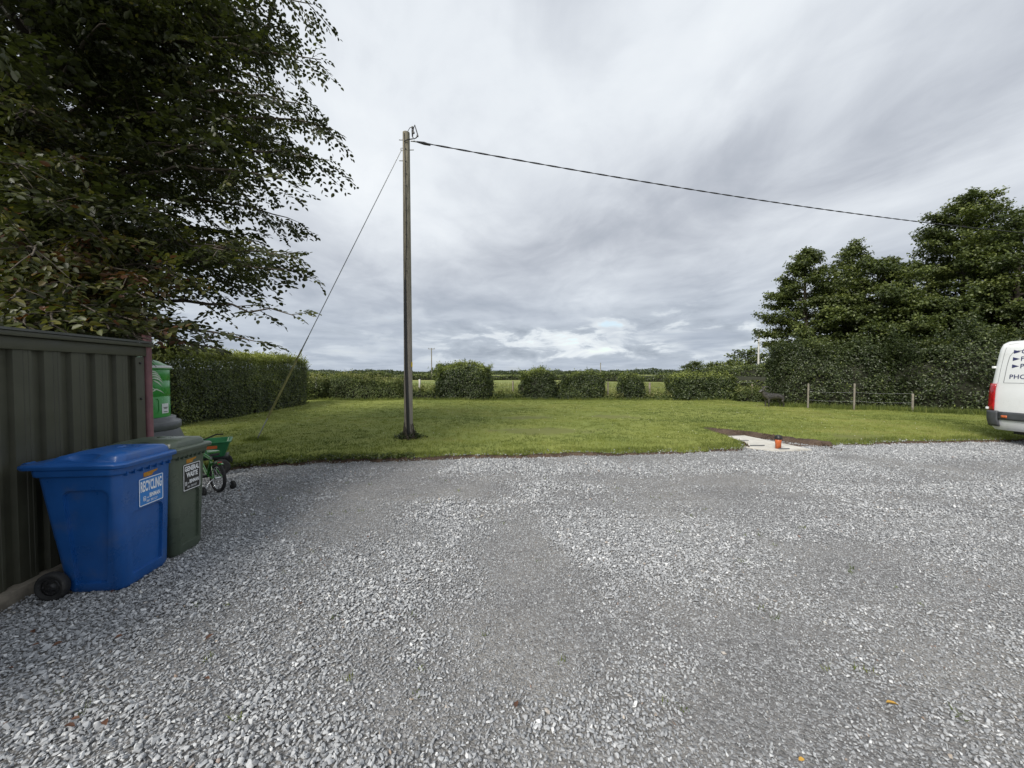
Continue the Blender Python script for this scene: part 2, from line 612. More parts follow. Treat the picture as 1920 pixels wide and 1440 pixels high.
def turf_mat():
    m, N, p, _ = new_mat('lawn_turf')
    P = pos(N)
    a = N.noise(P, 0.35, 4, 0.6)
    b = N.noise(P, 2.2, 5, 0.65)
    f = N.noise(P, 40, 4, 0.7)
    c = N.mix(N.mr(a, 0.35, 0.65), (0.155, 0.195, 0.044), (0.230, 0.255, 0.062))
    c = N.mix(N.mr(b, 0.42, 0.72, 0.0, 0.55), c, (0.125, 0.165, 0.034))
    c = N.mix(N.mr(f, 0.30, 0.72, 0.0, 0.7), c, (0.240, 0.262, 0.080))
    # worn, thin places in the turf
    sp = N.n('ShaderNodeSeparateXYZ')
    N.l(P, sp.inputs[0])
    for (cx, cy, rx, ry) in WORN:
        ex = N.math('DIVIDE', N.math('SUBTRACT', sp.outputs[0], cx), rx)
        ey = N.math('DIVIDE', N.math('SUBTRACT', sp.outputs[1], cy), ry)
        d = N.math('ADD', N.math('MULTIPLY', ex, ex), N.math('MULTIPLY', ey, ey))
        d = N.math('ADD', d, N.math('MULTIPLY', N.math('SUBTRACT', b, 0.5), 4.5))
        c = N.mix(N.mr(d, 1.2, 0.1, 0.0, 0.45), c, (0.095, 0.085, 0.045))
    N.l(c, p.inputs['Base Color'])
    p.inputs['Roughness'].default_value = 0.9
    p.inputs['Specular IOR Level'].default_value = 0.15
    bump(N, p, f, 0.8, 0.03)
    return m


g1 = gnd(1010, 811, .09)
g2 = gnd(1150, 784, .09)
g3 = gnd(985, 786, .09)
g4 = gnd(1620, 822, .09)
WORN = [(g1.x, g1.y, 1.5, 0.6), (g2.x, g2.y, 1.0, 0.7), (g3.x, g3.y, 1.0, 0.6), (g4.x, g4.y, 0.9, 0.5)]
M['turf'] = turf_mat()


def meadow_mat():
    m, N, p, _ = new_mat('meadow')
    P = pos(N)
    a = N.noise(P, 0.03, 4, 0.6)
    b = N.noise(P, 0.6, 5, 0.65)
    c = N.mix(N.mr(a, 0.4, 0.6), (0.20, 0.235, 0.075), (0.28, 0.29, 0.11))
    c = N.mix(N.mr(b, 0.35, 0.7, 0.0, 0.55), c, (0.11, 0.14, 0.04))
    N.l(c, p.inputs['Base Color'])
    p.inputs['Roughness'].default_value = 0.95
    p.inputs['Specular IOR Level'].default_value = 0.1
    return m


M['meadow'] = meadow_mat()


def dust_mat():
    m, N, p, _ = new_mat('compacted_grit')
    P = pos(N)
    big = N.noise(P, 0.8, 4, 0.6)
    vor = N.n('ShaderNodeTexVoronoi')
    vor.inputs['Scale'].default_value = 75
    N.l(P, vor.inputs['Vector'])
    vor2 = N.n('ShaderNodeTexVoronoi')
    vor2.inputs['Scale'].default_value = 150
    N.l(P, vor2.inputs['Vector'])
    fine = N.noise(P, 160, 3, 0.6)
    c = N.mix(N.mr(big, 0.35, 0.65), (0.160, 0.158, 0.158), (0.245, 0.236, 0.222))
    spk = N.n('ShaderNodeSeparateColor')
    N.l(vor.outputs['Color'], spk.inputs[0])
    c = N.mix(N.mr(spk.outputs[0], 0.55, 1.0, 0.0, 0.75), c, (0.36, 0.37, 0.385))
    c = N.mix(N.mr(spk.outputs[1], 0.7, 1.0, 0.0, 0.6), c, (0.05, 0.05, 0.052))
    vor3 = N.n('ShaderNodeTexVoronoi')
    vor3.inputs['Scale'].default_value = 34
    N.l(P, vor3.inputs['Vector'])
    sp3 = N.n('ShaderNodeSeparateColor')
    N.l(vor3.outputs['Color'], sp3.inputs[0])
    chip = N.math('MULTIPLY', N.mr(sp3.outputs[0], 0.60, 0.78), N.mr(vor3.outputs['Distance'], 0.48, 0.30))
    c = N.mix(N.math('MULTIPLY', chip, 0.8), c, N.mix(sp3.outputs[1], (0.20, 0.20, 0.205), (0.52, 0.53, 0.54)))
    c = N.mix(N.mr(fine, 0.35, 0.7, 0.0, 0.45), c, (0.11, 0.108, 0.105))
    N.l(c, p.inputs['Base Color'])
    p.inputs['Roughness'].default_value = 0.95
    h = N.math('ADD', N.math('SUBTRACT', 1.0, vor.outputs['Distance']), N.math('MULTIPLY', vor2.outputs['Distance'], -0.4))
    bump(N, p, h, 0.9, 0.008)
    return m


M['dust'] = dust_mat()


def stone_mat():
    m, N, p, _ = new_mat('crushed_limestone')
    a = N.n('ShaderNodeAttribute', attribute_name='tint')
    a.attribute_type = 'INSTANCER'
    P = pos(N)
    c = N.ramp(a.outputs['Fac'], [(0.0, (0.105, 0.110, 0.116)), (0.35, (0.225, 0.234, 0.245)), (0.75, (0.40, 0.413, 0.425)), (0.93, (0.66, 0.67, 0.675)),
                                  (0.955, (0.60, 0.59, 0.55)), (0.985, (0.30, 0.235, 0.175)), (1.0, (0.18, 0.10, 0.07))])
    n = N.noise(P, 70, 5, 0.65)
    c = N.mix(N.mr(n, 0.40, 0.75, 0.0, 0.6), c, (0.50, 0.51, 0.53))
    c = N.mix(N.mr(N.noise(P, 28, 4, 0.6), 0.5, 0.8, 0.0, 0.55), c, (0.085, 0.087, 0.095))
    N.l(c, p.inputs['Base Color'])
    p.inputs['Roughness'].default_value = 0.8
    bump(N, p, n, 0.4, 0.004)
    return m


M['stone'] = stone_mat()

# ------------------------------------------------------------------ ground, yard, lawn
def sheet(name, x0, x1, y0, y1, z, mat, nx=1, ny=1):
    xs, ys = np.linspace(x0, x1, nx + 1), np.linspace(y0, y1, ny + 1)
    X, Y = np.meshgrid(xs, ys)
    V = np.stack([X.ravel(), Y.ravel(), np.full(X.size, z)], 1)
    i = (np.arange(ny)[:, None] * (nx + 1) + np.arange(nx)[None]).ravel()
    F = np.stack([i, i + 1, i + nx + 2, i + nx + 1], 1)
    return link_mesh(name, mesh_np(name, V, F), mat)


tag(sheet('ground', -2600, 2600, -60, 5000, -0.03, M['meadow']), kind='structure')
tag(sheet('gravel_yard', -14, 26, -12, 9.6, 0.0, M['dust']), kind='structure')

# front edge of the lawn: the same points the photograph shows along the gravel
EDGE_PX = [(-700, 905), (0, 893), (300, 890), (430, 884), (520, 873), (600, 869), (760, 863), (900, 859), (1050, 856), (1180, 852), (1290, 850), (1390, 844)]
edge = [gnd(x, y, 0.0) for x, y in EDGE_PX]
edge = [(p.x, p.y) for p in edge]
edge += [(5.06, 8.35), (5.10, 9.2), (5.12, 9.85), (5.16, 10.4), (5.30, 10.55), (5.75, 10.25), (6.1, 9.8), (6.4, 9.3), (6.62, 8.85), (6.8, 8.58), (7.1, 8.45), (9.0, 8.65), (10.5, 8.9), (12.0, 9.05), (14, 9.2), (30, 10.5)]
EX, EY = np.array([e[0] for e in edge]), np.array([e[1] for e in edge])
LX0, LX1, LBACK = -17.0, 30.0, 23.6


def lawn_front(x):
    x = np.asarray(x, dtype=float)
    base = np.interp(x, EX, EY)
    return base + (fbm(x, x * 0.3, 3.0, 4, 4) - 0.5) * 0.30 + (vnoise(x, x, 14, 9) - .5) * 0.05


def lawn_z(x, y):
    d = y - lawn_front(x)
    z = 0.045 + 0.06 * np.clip(d / 0.5, 0, 1) + 0.05 * np.clip((d - .4) / 4.0, 0, 1)
    return z + (fbm(x, y, 0.5, 2, 4) - 0.5) * 0.09 + (vnoise(x, y, 5, 6) - 0.5) * 0.02


cols = np.concatenate([np.arange(LX0, -7, 0.12), np.arange(-7, 12, 0.045), np.arange(12, LX1, 0.15)])
rows = np.concatenate([np.linspace(0, 1, 56) ** 1.7])
XX, TT = np.meshgrid(cols, rows)
YY = lawn_front(XX) * (1 - TT) + LBACK * TT
ZZ = lawn_z(XX, YY)
nc, nr = len(cols), len(rows)
V = np.stack([XX.ravel(), YY.ravel(), ZZ.ravel()], 1)
i = (np.arange(nr - 1)[:, None] * nc + np.arange(nc - 1)[None]).ravel()
F = np.stack([i, i + 1, i + nc + 1, i + nc], 1)
tag(link_mesh('lawn', mesh_np('lawn', V, F, smooth=True), M['turf']), kind='structure')
# cut soil face along the lawn edge
xs = cols
yf = lawn_front(xs)
zt = lawn_z(xs, yf) + 0.004
jag = (vnoise(xs, xs * 0, 22, 3) - 0.5) * 0.06
ring = [np.stack([xs, yf + 0.03, zt - 0.006], 1), np.stack([xs, yf - 0.012 + jag * .5, zt * 0.75], 1),
        np.stack([xs, yf - 0.035 + jag, zt * 0.35], 1), np.stack([xs, yf - 0.065 + jag, np.full(nc, -0.01)], 1)]
V = np.concatenate(ring)
i = np.concatenate([k * nc + np.arange(nc - 1) for k in range(3)])
F = np.stack([i, i + nc, i + nc + 1, i + 1], 1)
tag(link_mesh('lawn_soil_edge', mesh_np('lawn_soil_edge', V, F, smooth=True), M['soil']), kind='structure')

# dug earth round the slab
gx, gy = np.meshgrid(np.linspace(4.7, 8.0, 70), np.linspace(7.9, 10.9, 64))
dfr = lawn_front(gx) - gy
gz = 0.012 + 0.10 * np.clip(1 - dfr / 0.35, 0, 1) + (fbm(gx, gy, 5, 8, 4) - 0.5) * 0.07
gz = np.where(gy < 8.35 + (fbm(gx, gy, 2, 3) - .5) * .2, -0.03, gz)
gz = np.where((dfr < -0.05) | (gx > 6.95), -0.03, gz)
V = np.stack([gx.ravel(), gy.ravel(), gz.ravel()], 1)
i = (np.arange(63)[:, None] * 70 + np.arange(69)[None]).ravel()
F = np.stack([i, i + 1, i + 71, i + 70], 1)
tag(link_mesh('soil_bed', mesh_np('soil_bed', V, F, smooth=True), M['soil']), kind='structure')

# ------------------------------------------------------------------ instanced scatter (stuff only)
def scatter(name, P, rot, scl, idx, tint, sources, kind='stuff'):
    n = len(P)
    me = bpy.data.meshes.new(name)
    me.vertices.add(n)
    me.vertices.foreach_set('co', np.asarray(P, dtype=np.float32).ravel())
    for an, typ, dat in (('rot', 'FLOAT_VECTOR', rot), ('scl', 'FLOAT_VECTOR', scl), ('idx', 'INT', idx), ('tint', 'FLOAT', tint)):
        a = me.attributes.new(an, typ, 'POINT')
        a.data.foreach_set('vector' if typ == 'FLOAT_VECTOR' else 'value', np.asarray(dat, dtype=np.int32 if typ == 'INT' else np.float32).ravel())
    o = bpy.data.objects.new(name, me)
    COL.objects.link(o)
    ng = bpy.data.node_groups.new(name + '_nodes', 'GeometryNodeTree')
    ng.interface.new_socket('Geometry', in_out='INPUT', socket_type='NodeSocketGeometry')
    ng.interface.new_socket('Geometry', in_out='OUTPUT', socket_type='NodeSocketGeometry')
    gi, go = ng.nodes.new('NodeGroupInput'), ng.nodes.new('NodeGroupOutput')
    iop = ng.nodes.new('GeometryNodeInstanceOnPoints')
    jo = ng.nodes.new('GeometryNodeJoinGeometry')
    for s in reversed(sources):
        oi = ng.nodes.new('GeometryNodeObjectInfo')
        oi.inputs['Object'].default_value = s
        oi.inputs['As Instance'].default_value = True
        ng.links.new(oi.outputs['Geometry'], jo.inputs[0])
    ng.links.new(gi.outputs[0], iop.inputs['Points'])
    ng.links.new(jo.outputs[0], iop.inputs['Instance'])
    iop.inputs['Pick Instance'].default_value = True

    def attr(an, typ):
        nd = ng.nodes.new('GeometryNodeInputNamedAttribute')
        nd.data_type = typ
        nd.inputs['Name'].default_value = an
        return next(s for s in nd.outputs if s.enabled and s.name == 'Attribute')
    ng.links.new(attr('idx', 'INT'), iop.inputs['Instance Index'])
    e2r = ng.nodes.new('FunctionNodeEulerToRotation')
    ng.links.new(attr('rot', 'FLOAT_VECTOR'), e2r.inputs[0])
    ng.links.new(e2r.outputs[0], iop.inputs['Rotation'])
    ng.links.new(attr('scl', 'FLOAT_VECTOR'), iop.inputs['Scale'])
    ng.links.new(iop.outputs[0], go.inputs[0])
    md = o.modifiers.new('scatter', 'NODES')
    md.node_group = ng
    o["kind"] = kind
    return o


def stone_source(k):
    r = np.random.default_rng(100 + k)
    p = unit(r.normal(size=(11, 3))) * r.uniform(0.8, 1.1, (11, 1)) * np.array([1.0, r.uniform(.62, .9), r.uniform(.45, .7)]) * 0.5
    bm = bmesh.new()
    for q in p:
        bm.verts.new(q)
    res = bmesh.ops.convex_hull(bm, input=bm.verts)
    junk = [g for g in res['geom_interior'] if isinstance(g, bmesh.types.BMVert)]
    if junk:
        bmesh.ops.delete(bm, geom=junk, context='VERTS')
    bmesh.ops.bevel(bm, geom=list(bm.edges), offset=0.035, segments=1, affect='EDGES', clamp_overlap=True)
    me = bpy.data.meshes.new('stone')
    bm.to_mesh(me)
    bm.free()
    me.materials.append(M['stone'])
    return bpy.data.objects.new('stone', me)


STONES = [stone_source(k) for k in range(12)]


def gravel_loose(x, y):
    """0 where the yard is packed to grit, 1 where loose stone lies thick"""
    d = 0.63 + 1.9 * (fbm(x, y, 0.95, 31, 5) - 0.5) + 0.5 * (vnoise(x, y, 6.0, 40) - .5)
    for px, py, rx, ry, w in ((1010, 1190, .42, .75, 1.0), (960, 1020, .5, .6, .7), (1560, 1045, .9, .55, .9), (700, 1290, .26, .22, .6), (1280, 1190, .5, .35, .45),
                              (1430, 1330, .5, .3, .45), (830, 915, 1.6, .35, .5), (1330, 935, 1.8, .30, .45), (1250, 900, 2.2, .4, .45), (1700, 930, 1.0, .3, .3)):
        g = gnd(px, py)
        d = d - w * np.exp(-(((x - g.x) / rx) ** 2 + ((y - g.y) / ry) ** 2))
    d = d + 0.35 * np.clip((-x - 0.1) / 1.2, 0, 1) * np.clip((4.5 - y) / 2, 0, 1)
    for px, py, rx, ry, w in ((1830, 925, 1.6, .35, .8), (1250, 1000, 1.6, .3, .5), (1120, 1020, .5, .25, .5), (1080, 1350, .4, .2, .5), (700, 880, 4.0, .22, .4), (1700, 850, 5.0, .25, .35)):
        g = gnd(px, py)
        d = d + w * np.exp(-(((x - g.x) / rx) ** 2 + ((y - g.y) / ry) ** 2))
    d = np.clip((d + 0.05) / 0.95, 0, 1)
    return 0.12 + 0.88 * d


def gravel_layer(x0, x1, y0, y1, cell, smin, smax, wide):
    nx, ny = int((x1 - x0) / cell), int((y1 - y0) / cell)
    X, Y = np.meshgrid(np.arange(nx), np.arange(ny))
    x = x0 + (X.ravel() + rng.random(nx * ny)) * cell
    y = y0 + (Y.ravel() + rng.random(nx * ny)) * cell
    k = (np.abs(x) < wide * y + 0.35) & (y < lawn_front(x) - 0.02)
    wall = -3.49 - 0.16 * (y - 2.62)
    k &= (x > wall - 0.02) | (y > 4.0)
    x, y = x[k], y[k]
    loose = gravel_loose(x, y)
    keep = rng.random(len(x)) < (0.26 + 0.80 * loose)
    x, y, loose = x[keep], y[keep], loose[keep]
    n = len(x)
    s = smin + (smax - smin) * rng.random(n) ** 2.2
    s = s * (0.40 + 0.66 * loose)
    near_right = np.clip((x - 0.5) / 2.5, 0, 1)
    s = s * (1 - 0.18 * near_right)
    big = rng.random(n) < 0.012
    s = np.where(big & (loose > .3), s * 1.5, s)
    z = s * (rng.random(n) * 0.28 - 0.04) + loose * rng.random(n) * 0.012
    rot = np.stack([rng.normal(0, .45, n), rng.normal(0, .45, n), rng.random(n) * 6.283], 1)
    scl = np.stack([s * rng.uniform(.85, 1.3, n), s, s * rng.uniform(.7, 1.1, n)], 1)
    return np.stack([x, y, z], 1), rot, scl


la = gravel_layer(-6.2, 6.2, 1.15, 4.2, 0.0155, 0.015, 0.037, 1.42)
lb = gravel_layer(-5.0, 14.5, 4.2, 9.4, 0.026, 0.027, 0.048, 1.42)
# fine chips in the packed places
nx_, ny_ = int(11 / .016), int(3.6 / .016)
cx_, cy_ = np.meshgrid(np.arange(nx_), np.arange(ny_))
cx_ = -5.5 + (cx_.ravel() + rng.random(nx_ * ny_)) * .016
cy_ = 1.2 + (cy_.ravel() + rng.random(nx_ * ny_)) * .016
k_ = (np.abs(cx_) < 1.4 * cy_ + .2) & (cx_ > -3.3) & (rng.random(len(cx_)) > gravel_loose(cx_, cy_) * 1.15 - .1)
cx_, cy_ = cx_[k_], cy_[k_]
m_ = len(cx_)
cs_ = 0.006 + 0.013 * rng.random(m_) ** 2 + .001 * np.clip(cy_ - 2.5, 0, 3)
lc = (np.stack([cx_, cy_, cs_ * .1], 1), rng.random((m_, 3)) * 6.28, np.stack([cs_ * 1.2, cs_, cs_ * .8], 1))
m_ = 1100
sx_ = rng.uniform(-5, 13, m_)
sy_ = lawn_front(sx_) + np.abs(rng.normal(0, .09, m_)) - .06
ss_ = rng.uniform(.02, .045, m_)
ld = (np.stack([sx_, sy_, np.where(sy_ > lawn_front(sx_) - .04, lawn_z(sx_, sy_), .02) + ss_ * .15], 1), rng.random((m_, 3)) * 6.28, np.stack([ss_, ss_, ss_ * .7], 1))
P_, R_, S_ = (np.concatenate([a, b, c, d]) for a, b, c, d in zip(la, lb, lc, ld))
n_ = len(P_)
ti = np.clip(rng.beta(2.2, 2.3, n_) * 0.94, 0, 0.935)
ti = np.clip(ti + .22 * (gravel_loose(P_[:, 0], P_[:, 1]) - .55), 0, .935)
odd = rng.random(n_)
ti = np.where(odd < 0.006, rng.uniform(.955, 1.0, n_), ti)
o = scatter('gravel', P_, R_, S_, rng.integers(0, 12, n_), ti, STONES)
tag(o, 'loose grey crushed stone covering the yard', 'gravel', kind='stuff')
print('stones', n_)

# soil clods round the dug earth
n_ = 900
t = rng.random(n_) * (6.85 - 5.0) + 5.0
y = lawn_front(t) - np.abs(rng.normal(0.03, 0.16, n_))
s = rng.uniform(0.02, 0.075, n_)
M['clod'] = M['soil']


def clod_source(k):
    o = stone_source(50 + k)
    o.name = 'clod'
    o.data.materials[0] = M['soil']
    return o


tag(scatter('soil_clods', np.stack([t, y, 0.02 + 0.08 * np.clip(1 - (lawn_front(t) - y) / .3, 0, 1)], 1), rng.random((n_, 3)) * 6, np.stack([s, s, s * .8], 1),
            rng.integers(0, 4, n_), rng.random(n_), [clod_source(k) for k in range(4)]), 'crumbly brown soil clods round the dug edge', 'soil', kind='stuff')


# grass blades
def blades(name, x, y, z, h, w, tint, mat, lean=0.5, per=5, spread=0.04):
    n = len(x)
    x = np.repeat(x, per) + rng.normal(0, spread, n * per)
    y = np.repeat(y, per) + rng.normal(0, spread, n * per)
    z = np.repeat(z, per)
    h = np.repeat(h, per) * rng.uniform(.6, 1.2, n * per)
    tint = np.clip(np.repeat(tint, per) + rng.normal(0, .12, n * per), 0, 1)
    m = len(x)
    a = rng.random(m) * 6.283
    le = np.abs(rng.normal(0, lean, m))
    D = np.stack([np.cos(a) * le, np.sin(a) * le, np.ones(m)], 1)
    D = unit(D)
    b = rng.random(m) * 6.283
    S = np.stack([np.cos(b), np.sin(b), np.zeros(m)], 1)
    P = np.stack([x, y, z], 1)
    ww = (w * rng.uniform(.7, 1.3, m))[:, None]
    V = np.stack([P - S * ww * .5, P + S * ww * .5, P + D * h[:, None]], 1).reshape(-1, 3)
    F = np.arange(3 * m).reshape(-1, 3)
    return link_mesh(name, mesh_np(name, V, F, tint=tint), mat)


n_ = 52000
x = rng.uniform(-13, 19, n_)
tt = rng.random(n_) ** 1.5
y = lawn_front(x) * (1 - tt) + 22.0 * tt + 0.0
keep = (np.abs(x) < 1.42 * y + .5)
x, y = x[keep], y[keep]
thin = np.zeros(len(x))
for (cx, cy, rx, ry) in WORN:
    thin = np.maximum(thin, np.exp(-(((x - cx) / rx) ** 2 + ((y - cy) / ry) ** 2)))
k = rng.random(len(x)) > thin * 1.3
x, y, thin = x[k], y[k], thin[k]
tin = np.clip(0.50 + (fbm(x, y, 0.4, 12) - .5) * 1.5 + (fbm(x, y, 2.5, 14) - .5) * 0.7 + .13 * np.sin(6.283 * (y + .12 * x) / 1.15) + rng.normal(0, .10, len(x)), 0, 1)
o = blades('lawn_grass', x, y, lawn_z(x, y), 0.028 + 0.022 * rng.random(len(x)), 0.010 + 0.0009 * y[0] * 0, tin, M['grass'], 0.9, 7, 0.05)
tag(o, 'short mown green grass of the lawn', 'grass', kind='stuff')
# ragged longer grass and weeds along the gravel edge
n_ = 5200
x = rng.uniform(-6.5, 13, n_)
y = lawn_front(x) + rng.uniform(-0.03, 0.28, n_)
dens = fbm(x, y, 1.3, 22)
k = rng.random(n_) < np.clip((dens - .25) * 2.2 + np.where(x < -2.5, .5, 0), 0, 1)
x, y = x[k], y[k]
o = blades('edge_grass', x, y, lawn_z(x, y) - .01, 0.05 + 0.06 * rng.random(len(x)) ** 2, 0.010, np.clip(rng.normal(.35, .2, len(x)), 0, 1), M['grass'], 0.9, 4, 0.03)
tag(o, 'ragged longer grass hanging over the gravel edge', 'grass', kind='stuff')
# small broad leaved weeds along the edge near the cart
n_ = 1500
x = rng.uniform(-5.6, -1.8, n_)
y = lawn_front(x) + rng.normal(0.02, 0.07, n_)
Pw = np.stack([x, y, lawn_z(x, y) * .8 + rng.random(n_) * .05], 1)
Dw = np.stack([rng.normal(0, 1, n_), rng.normal(-.4, 1, n_), rng.uniform(0, .8, n_)], 1)
o = link_mesh('edge_weeds', leaf_mesh('edge_weeds', Pw, Dw, np.tile([[0, 0, 1.]], (n_, 1)) + rng.normal(0, .4, (n_, 3)), rng.uniform(.03, .08, n_), rng.uniform(.025, .05, n_), np.clip(rng.normal(.55, .25, n_), 0, 1)), M['wild'])
tag(o, 'small leafy weeds along the gravel edge', 'weeds', kind='stuff')
# white clover heads and daisies
n_ = 260
x = rng.uniform(-9, 12, n_)
y = rng.uniform(8.6, 19, n_)
k = y > lawn_front(x) + .2
x, y = x[k], y[k]
mb = MB()
for a, b in zip(x, y):
    mb.lathe([(0.002, 0), (0.012, 0.006), (0.002, 0.014)], 5, Matrix.Translation((a, b, float(lawn_z(a, b)) + 0.025)), caps=False)
tag(mb.build('clover_flowers', plain('clover_white', (0.55, 0.54, 0.42), 0.8)), 'tiny pale clover heads dotted over the lawn', 'flowers', kind='stuff')

# meadow grass behind the boundary
n_ = 15000
y = 22.5 + rng.random(n_) ** 1.8 * 38
x = rng.uniform(-.62, .85, n_) * y
o = blades('meadow_grass', x, y, np.full(n_, -0.03), 0.22 + 0.30 * rng.random(n_), 0.03, np.clip(0.55 + (fbm(x, y, .12, 5) - .5) * 1.2 + rng.normal(0, .15, n_), 0, 1), M['straw'], 0.35, 4, 0.18)
tag(o, 'pale long meadow grass beyond the boundary', 'grass', kind='stuff')

# ------------------------------------------------------------------ hedges and bushes
def hedge_shape(L, Dp, H, wob, seed, ends=True, rnd=0.0):
    """returns function giving half depth and height at distance l along the hedge"""
    def prof(l):
        el = 0.55 + rnd * max(0.0, L * .48 - .55)
        e = np.minimum(np.clip(l / el, 0, 1), np.clip((L - l) / el, 0, 1)) if ends else np.ones_like(l)
        e = np.sqrt(np.clip(1 - (1 - e) ** 2, 0.05, 1))
        hd = Dp / 2 * (0.62 + 0.38 * e) * (1 + wob * (fbm(l, l * 0 + seed, .8, seed) - .5))
        h = H(l) if callable(H) else H * np.ones_like(l)
        h = h * (0.80 - .30 * rnd + (0.20 + .30 * rnd) * e) * (1 + wob * (fbm(l, l * 0 + seed, .6, seed + 5) - .5))
        return hd, h
    return prof


def hedge(name, p0, p1, Dp, H, density, leaf, mat, label, cat='hedge', group=None, wob=0.15, seed=1, z0=0.0, shag=0.12, top_light=0.35, ends=True, core_scale=0.64, stems=True, sprigs=0.0, tint0=.42, rnd=0.0, sprig_h=.30, shoots=0.0):
    p0, p1 = Vector(p0), Vector(p1)
    d = (p1 - p0)
    L = d.length
    d.normalize()
    nrm = Vector((-d.y, d.x, 0))
    prof = hedge_shape(L, Dp, H, wob, seed, ends, rnd)
    root = empty(name, (p0.x, p0.y, z0), math.atan2(d.y, d.x))
    tag(root, label, cat, group)
    hm = float(np.mean(prof(np.linspace(0, L, 40))[1]))
    n = int(density * (2 * L * hm + L * Dp + 2 * Dp * hm))
    # points round the section: angle parameter over a superellipse arch
    l = rng.uniform(-0.05, L + 0.05, n)
    ph = rng.uniform(-0.12, math.pi + .12, n)
    hd, h = prof(np.clip(l, 0, L))
    pw = 0.34 + .16 * rnd
    cs, sn = np.cos(ph), np.sin(ph)
    bx = np.sign(cs) * np.abs(cs) ** pw * hd
    bz = np.where(sn > 0, np.abs(sn) ** pw, -0.02) * h
    # points low on the sides as well
    side = rng.random(n) < 0.62
    bz = np.where(side, h * rng.random(n) ** 0.9, bz)
    bx = np.where(side, np.sign(cs) * hd * (1 - (0.10 + .3 * rnd) * (bz / h) ** 3), bx)
    endp = rng.random(n) < min(0.35, Dp * .9 / (L + Dp))
    l = np.where(endp, np.where(rng.random(n) < .5, rng.normal(0.06, .06, n), L - rng.normal(0.06, .06, n)), l)
    bx = np.where(endp, hd * rng.uniform(-.95, .95, n), bx)
    bz = np.where(endp, h * rng.random(n) ** .9, bz)
    lump = (fbm(l * 1.0 + bx, bz + seed, 1.6, seed + 2) - .5) * shag * 3.0
    depth = -np.abs(rng.normal(0, shag, n)) + lump
    out = np.stack([np.where(endp, np.sign(l - L / 2), 0) * 1.0, np.where(endp, 0, np.sign(bx) * np.where(bz > .93 * h, .25, 1.0)), np.where(bz > .93 * h, 1.0, 0.15)], 1)
    out = unit(out)
    P = np.stack([l, bx, bz], 1) + out * depth[:, None]
    if sprigs > 0:                          # untrimmed shoots standing out of the top
        ns = int(L * sprigs)
        sl = rng.uniform(0.1, L - .1, ns)
        shd, sh = prof(sl)
        sb = shd * rng.uniform(-.9, .9, ns)
        hh = rng.uniform(.06, sprig_h, ns) * rng.uniform(.5, 1, ns)
        k = 9
        fr = np.tile(np.linspace(0, 1, k), ns)
        Ps = np.stack([np.repeat(sl, k) + rng.normal(0, .025, ns * k), np.repeat(sb, k) + rng.normal(0, .025, ns * k), np.repeat(sh, k) - .05 + fr * np.repeat(hh, k)], 1)
        P = np.concatenate([P, Ps])
        out = np.concatenate([out, unit(rng.normal(size=(ns * k, 3)) + np.array([0, 0, .6]))])
        bz = np.concatenate([bz, Ps[:, 2] + .3])
        h = np.concatenate([h, np.repeat(sh, k)])
    if shoots > 0:                          # untrimmed twigs pointing out of the sides
        ns = int(shoots * (2 * L * hm))
        pick = rng.integers(0, n, ns)
        dirs = unit(out[pick] + rng.normal(0, .45, (ns, 3)) + np.array([0, 0, .35]))
        ln = rng.uniform(.10, .38, ns)
        k = 8
        fr = np.tile(np.linspace(.1, 1, k), ns)
        Ps = np.repeat(P[pick], k, 0) + np.repeat(dirs, k, 0) * (fr * np.repeat(ln, k))[:, None] + rng.normal(0, .022, (ns * k, 3))
        Ps[:, 2] = np.maximum(Ps[:, 2], .02)
        P = np.concatenate([P, Ps])
        out = np.concatenate([out, unit(np.repeat(dirs, k, 0) + rng.normal(0, .6, (ns * k, 3)))])
        h = np.concatenate([h, np.repeat(h[pick], k)])
    n2 = len(P)
    Nn = unit(out + rng.normal(0, .55, (n2, 3)) + np.array([0, 0, .35]))
    Dd = np.cross(Nn, rand_unit(n2)) + np.array([0, 0, -.15])
    hf = np.clip(P[:, 2] / np.maximum(h, .1), 0, 1.2)
    tin = tint0 + top_light * np.clip((hf - .80) / .18, 0, 1.3) + rng.normal(0, .21, n2) + (fbm(P[:, 0], P[:, 2] + P[:, 1], 1.3, seed + 9) - .5) * .5  # light on the tops is put into the tint, paler leaves higher up
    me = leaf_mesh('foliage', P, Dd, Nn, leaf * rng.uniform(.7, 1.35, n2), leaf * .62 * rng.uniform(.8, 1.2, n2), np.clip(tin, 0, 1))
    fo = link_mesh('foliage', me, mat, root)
    fo["kind"] = "stuff"
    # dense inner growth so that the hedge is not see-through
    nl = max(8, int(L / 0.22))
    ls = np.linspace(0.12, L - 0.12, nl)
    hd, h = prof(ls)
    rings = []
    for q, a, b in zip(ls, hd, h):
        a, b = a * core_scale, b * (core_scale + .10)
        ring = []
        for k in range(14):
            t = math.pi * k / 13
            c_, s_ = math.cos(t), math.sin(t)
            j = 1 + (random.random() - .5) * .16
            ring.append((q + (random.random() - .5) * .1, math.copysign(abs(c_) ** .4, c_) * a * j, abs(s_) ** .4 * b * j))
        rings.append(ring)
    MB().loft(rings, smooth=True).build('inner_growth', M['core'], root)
    if stems:
        mb = MB()
        for q in np.arange(.25, L, .45):
            mb.tube([(q, 0, -.02), (q + random.uniform(-.08, .08), random.uniform(-.1, .1), float(prof(np.array([q]))[1][0]) * .6)], [.03, .012], 5)
        mb.build('stems', M['bark'], root)["kind"] = "stuff"
    return root


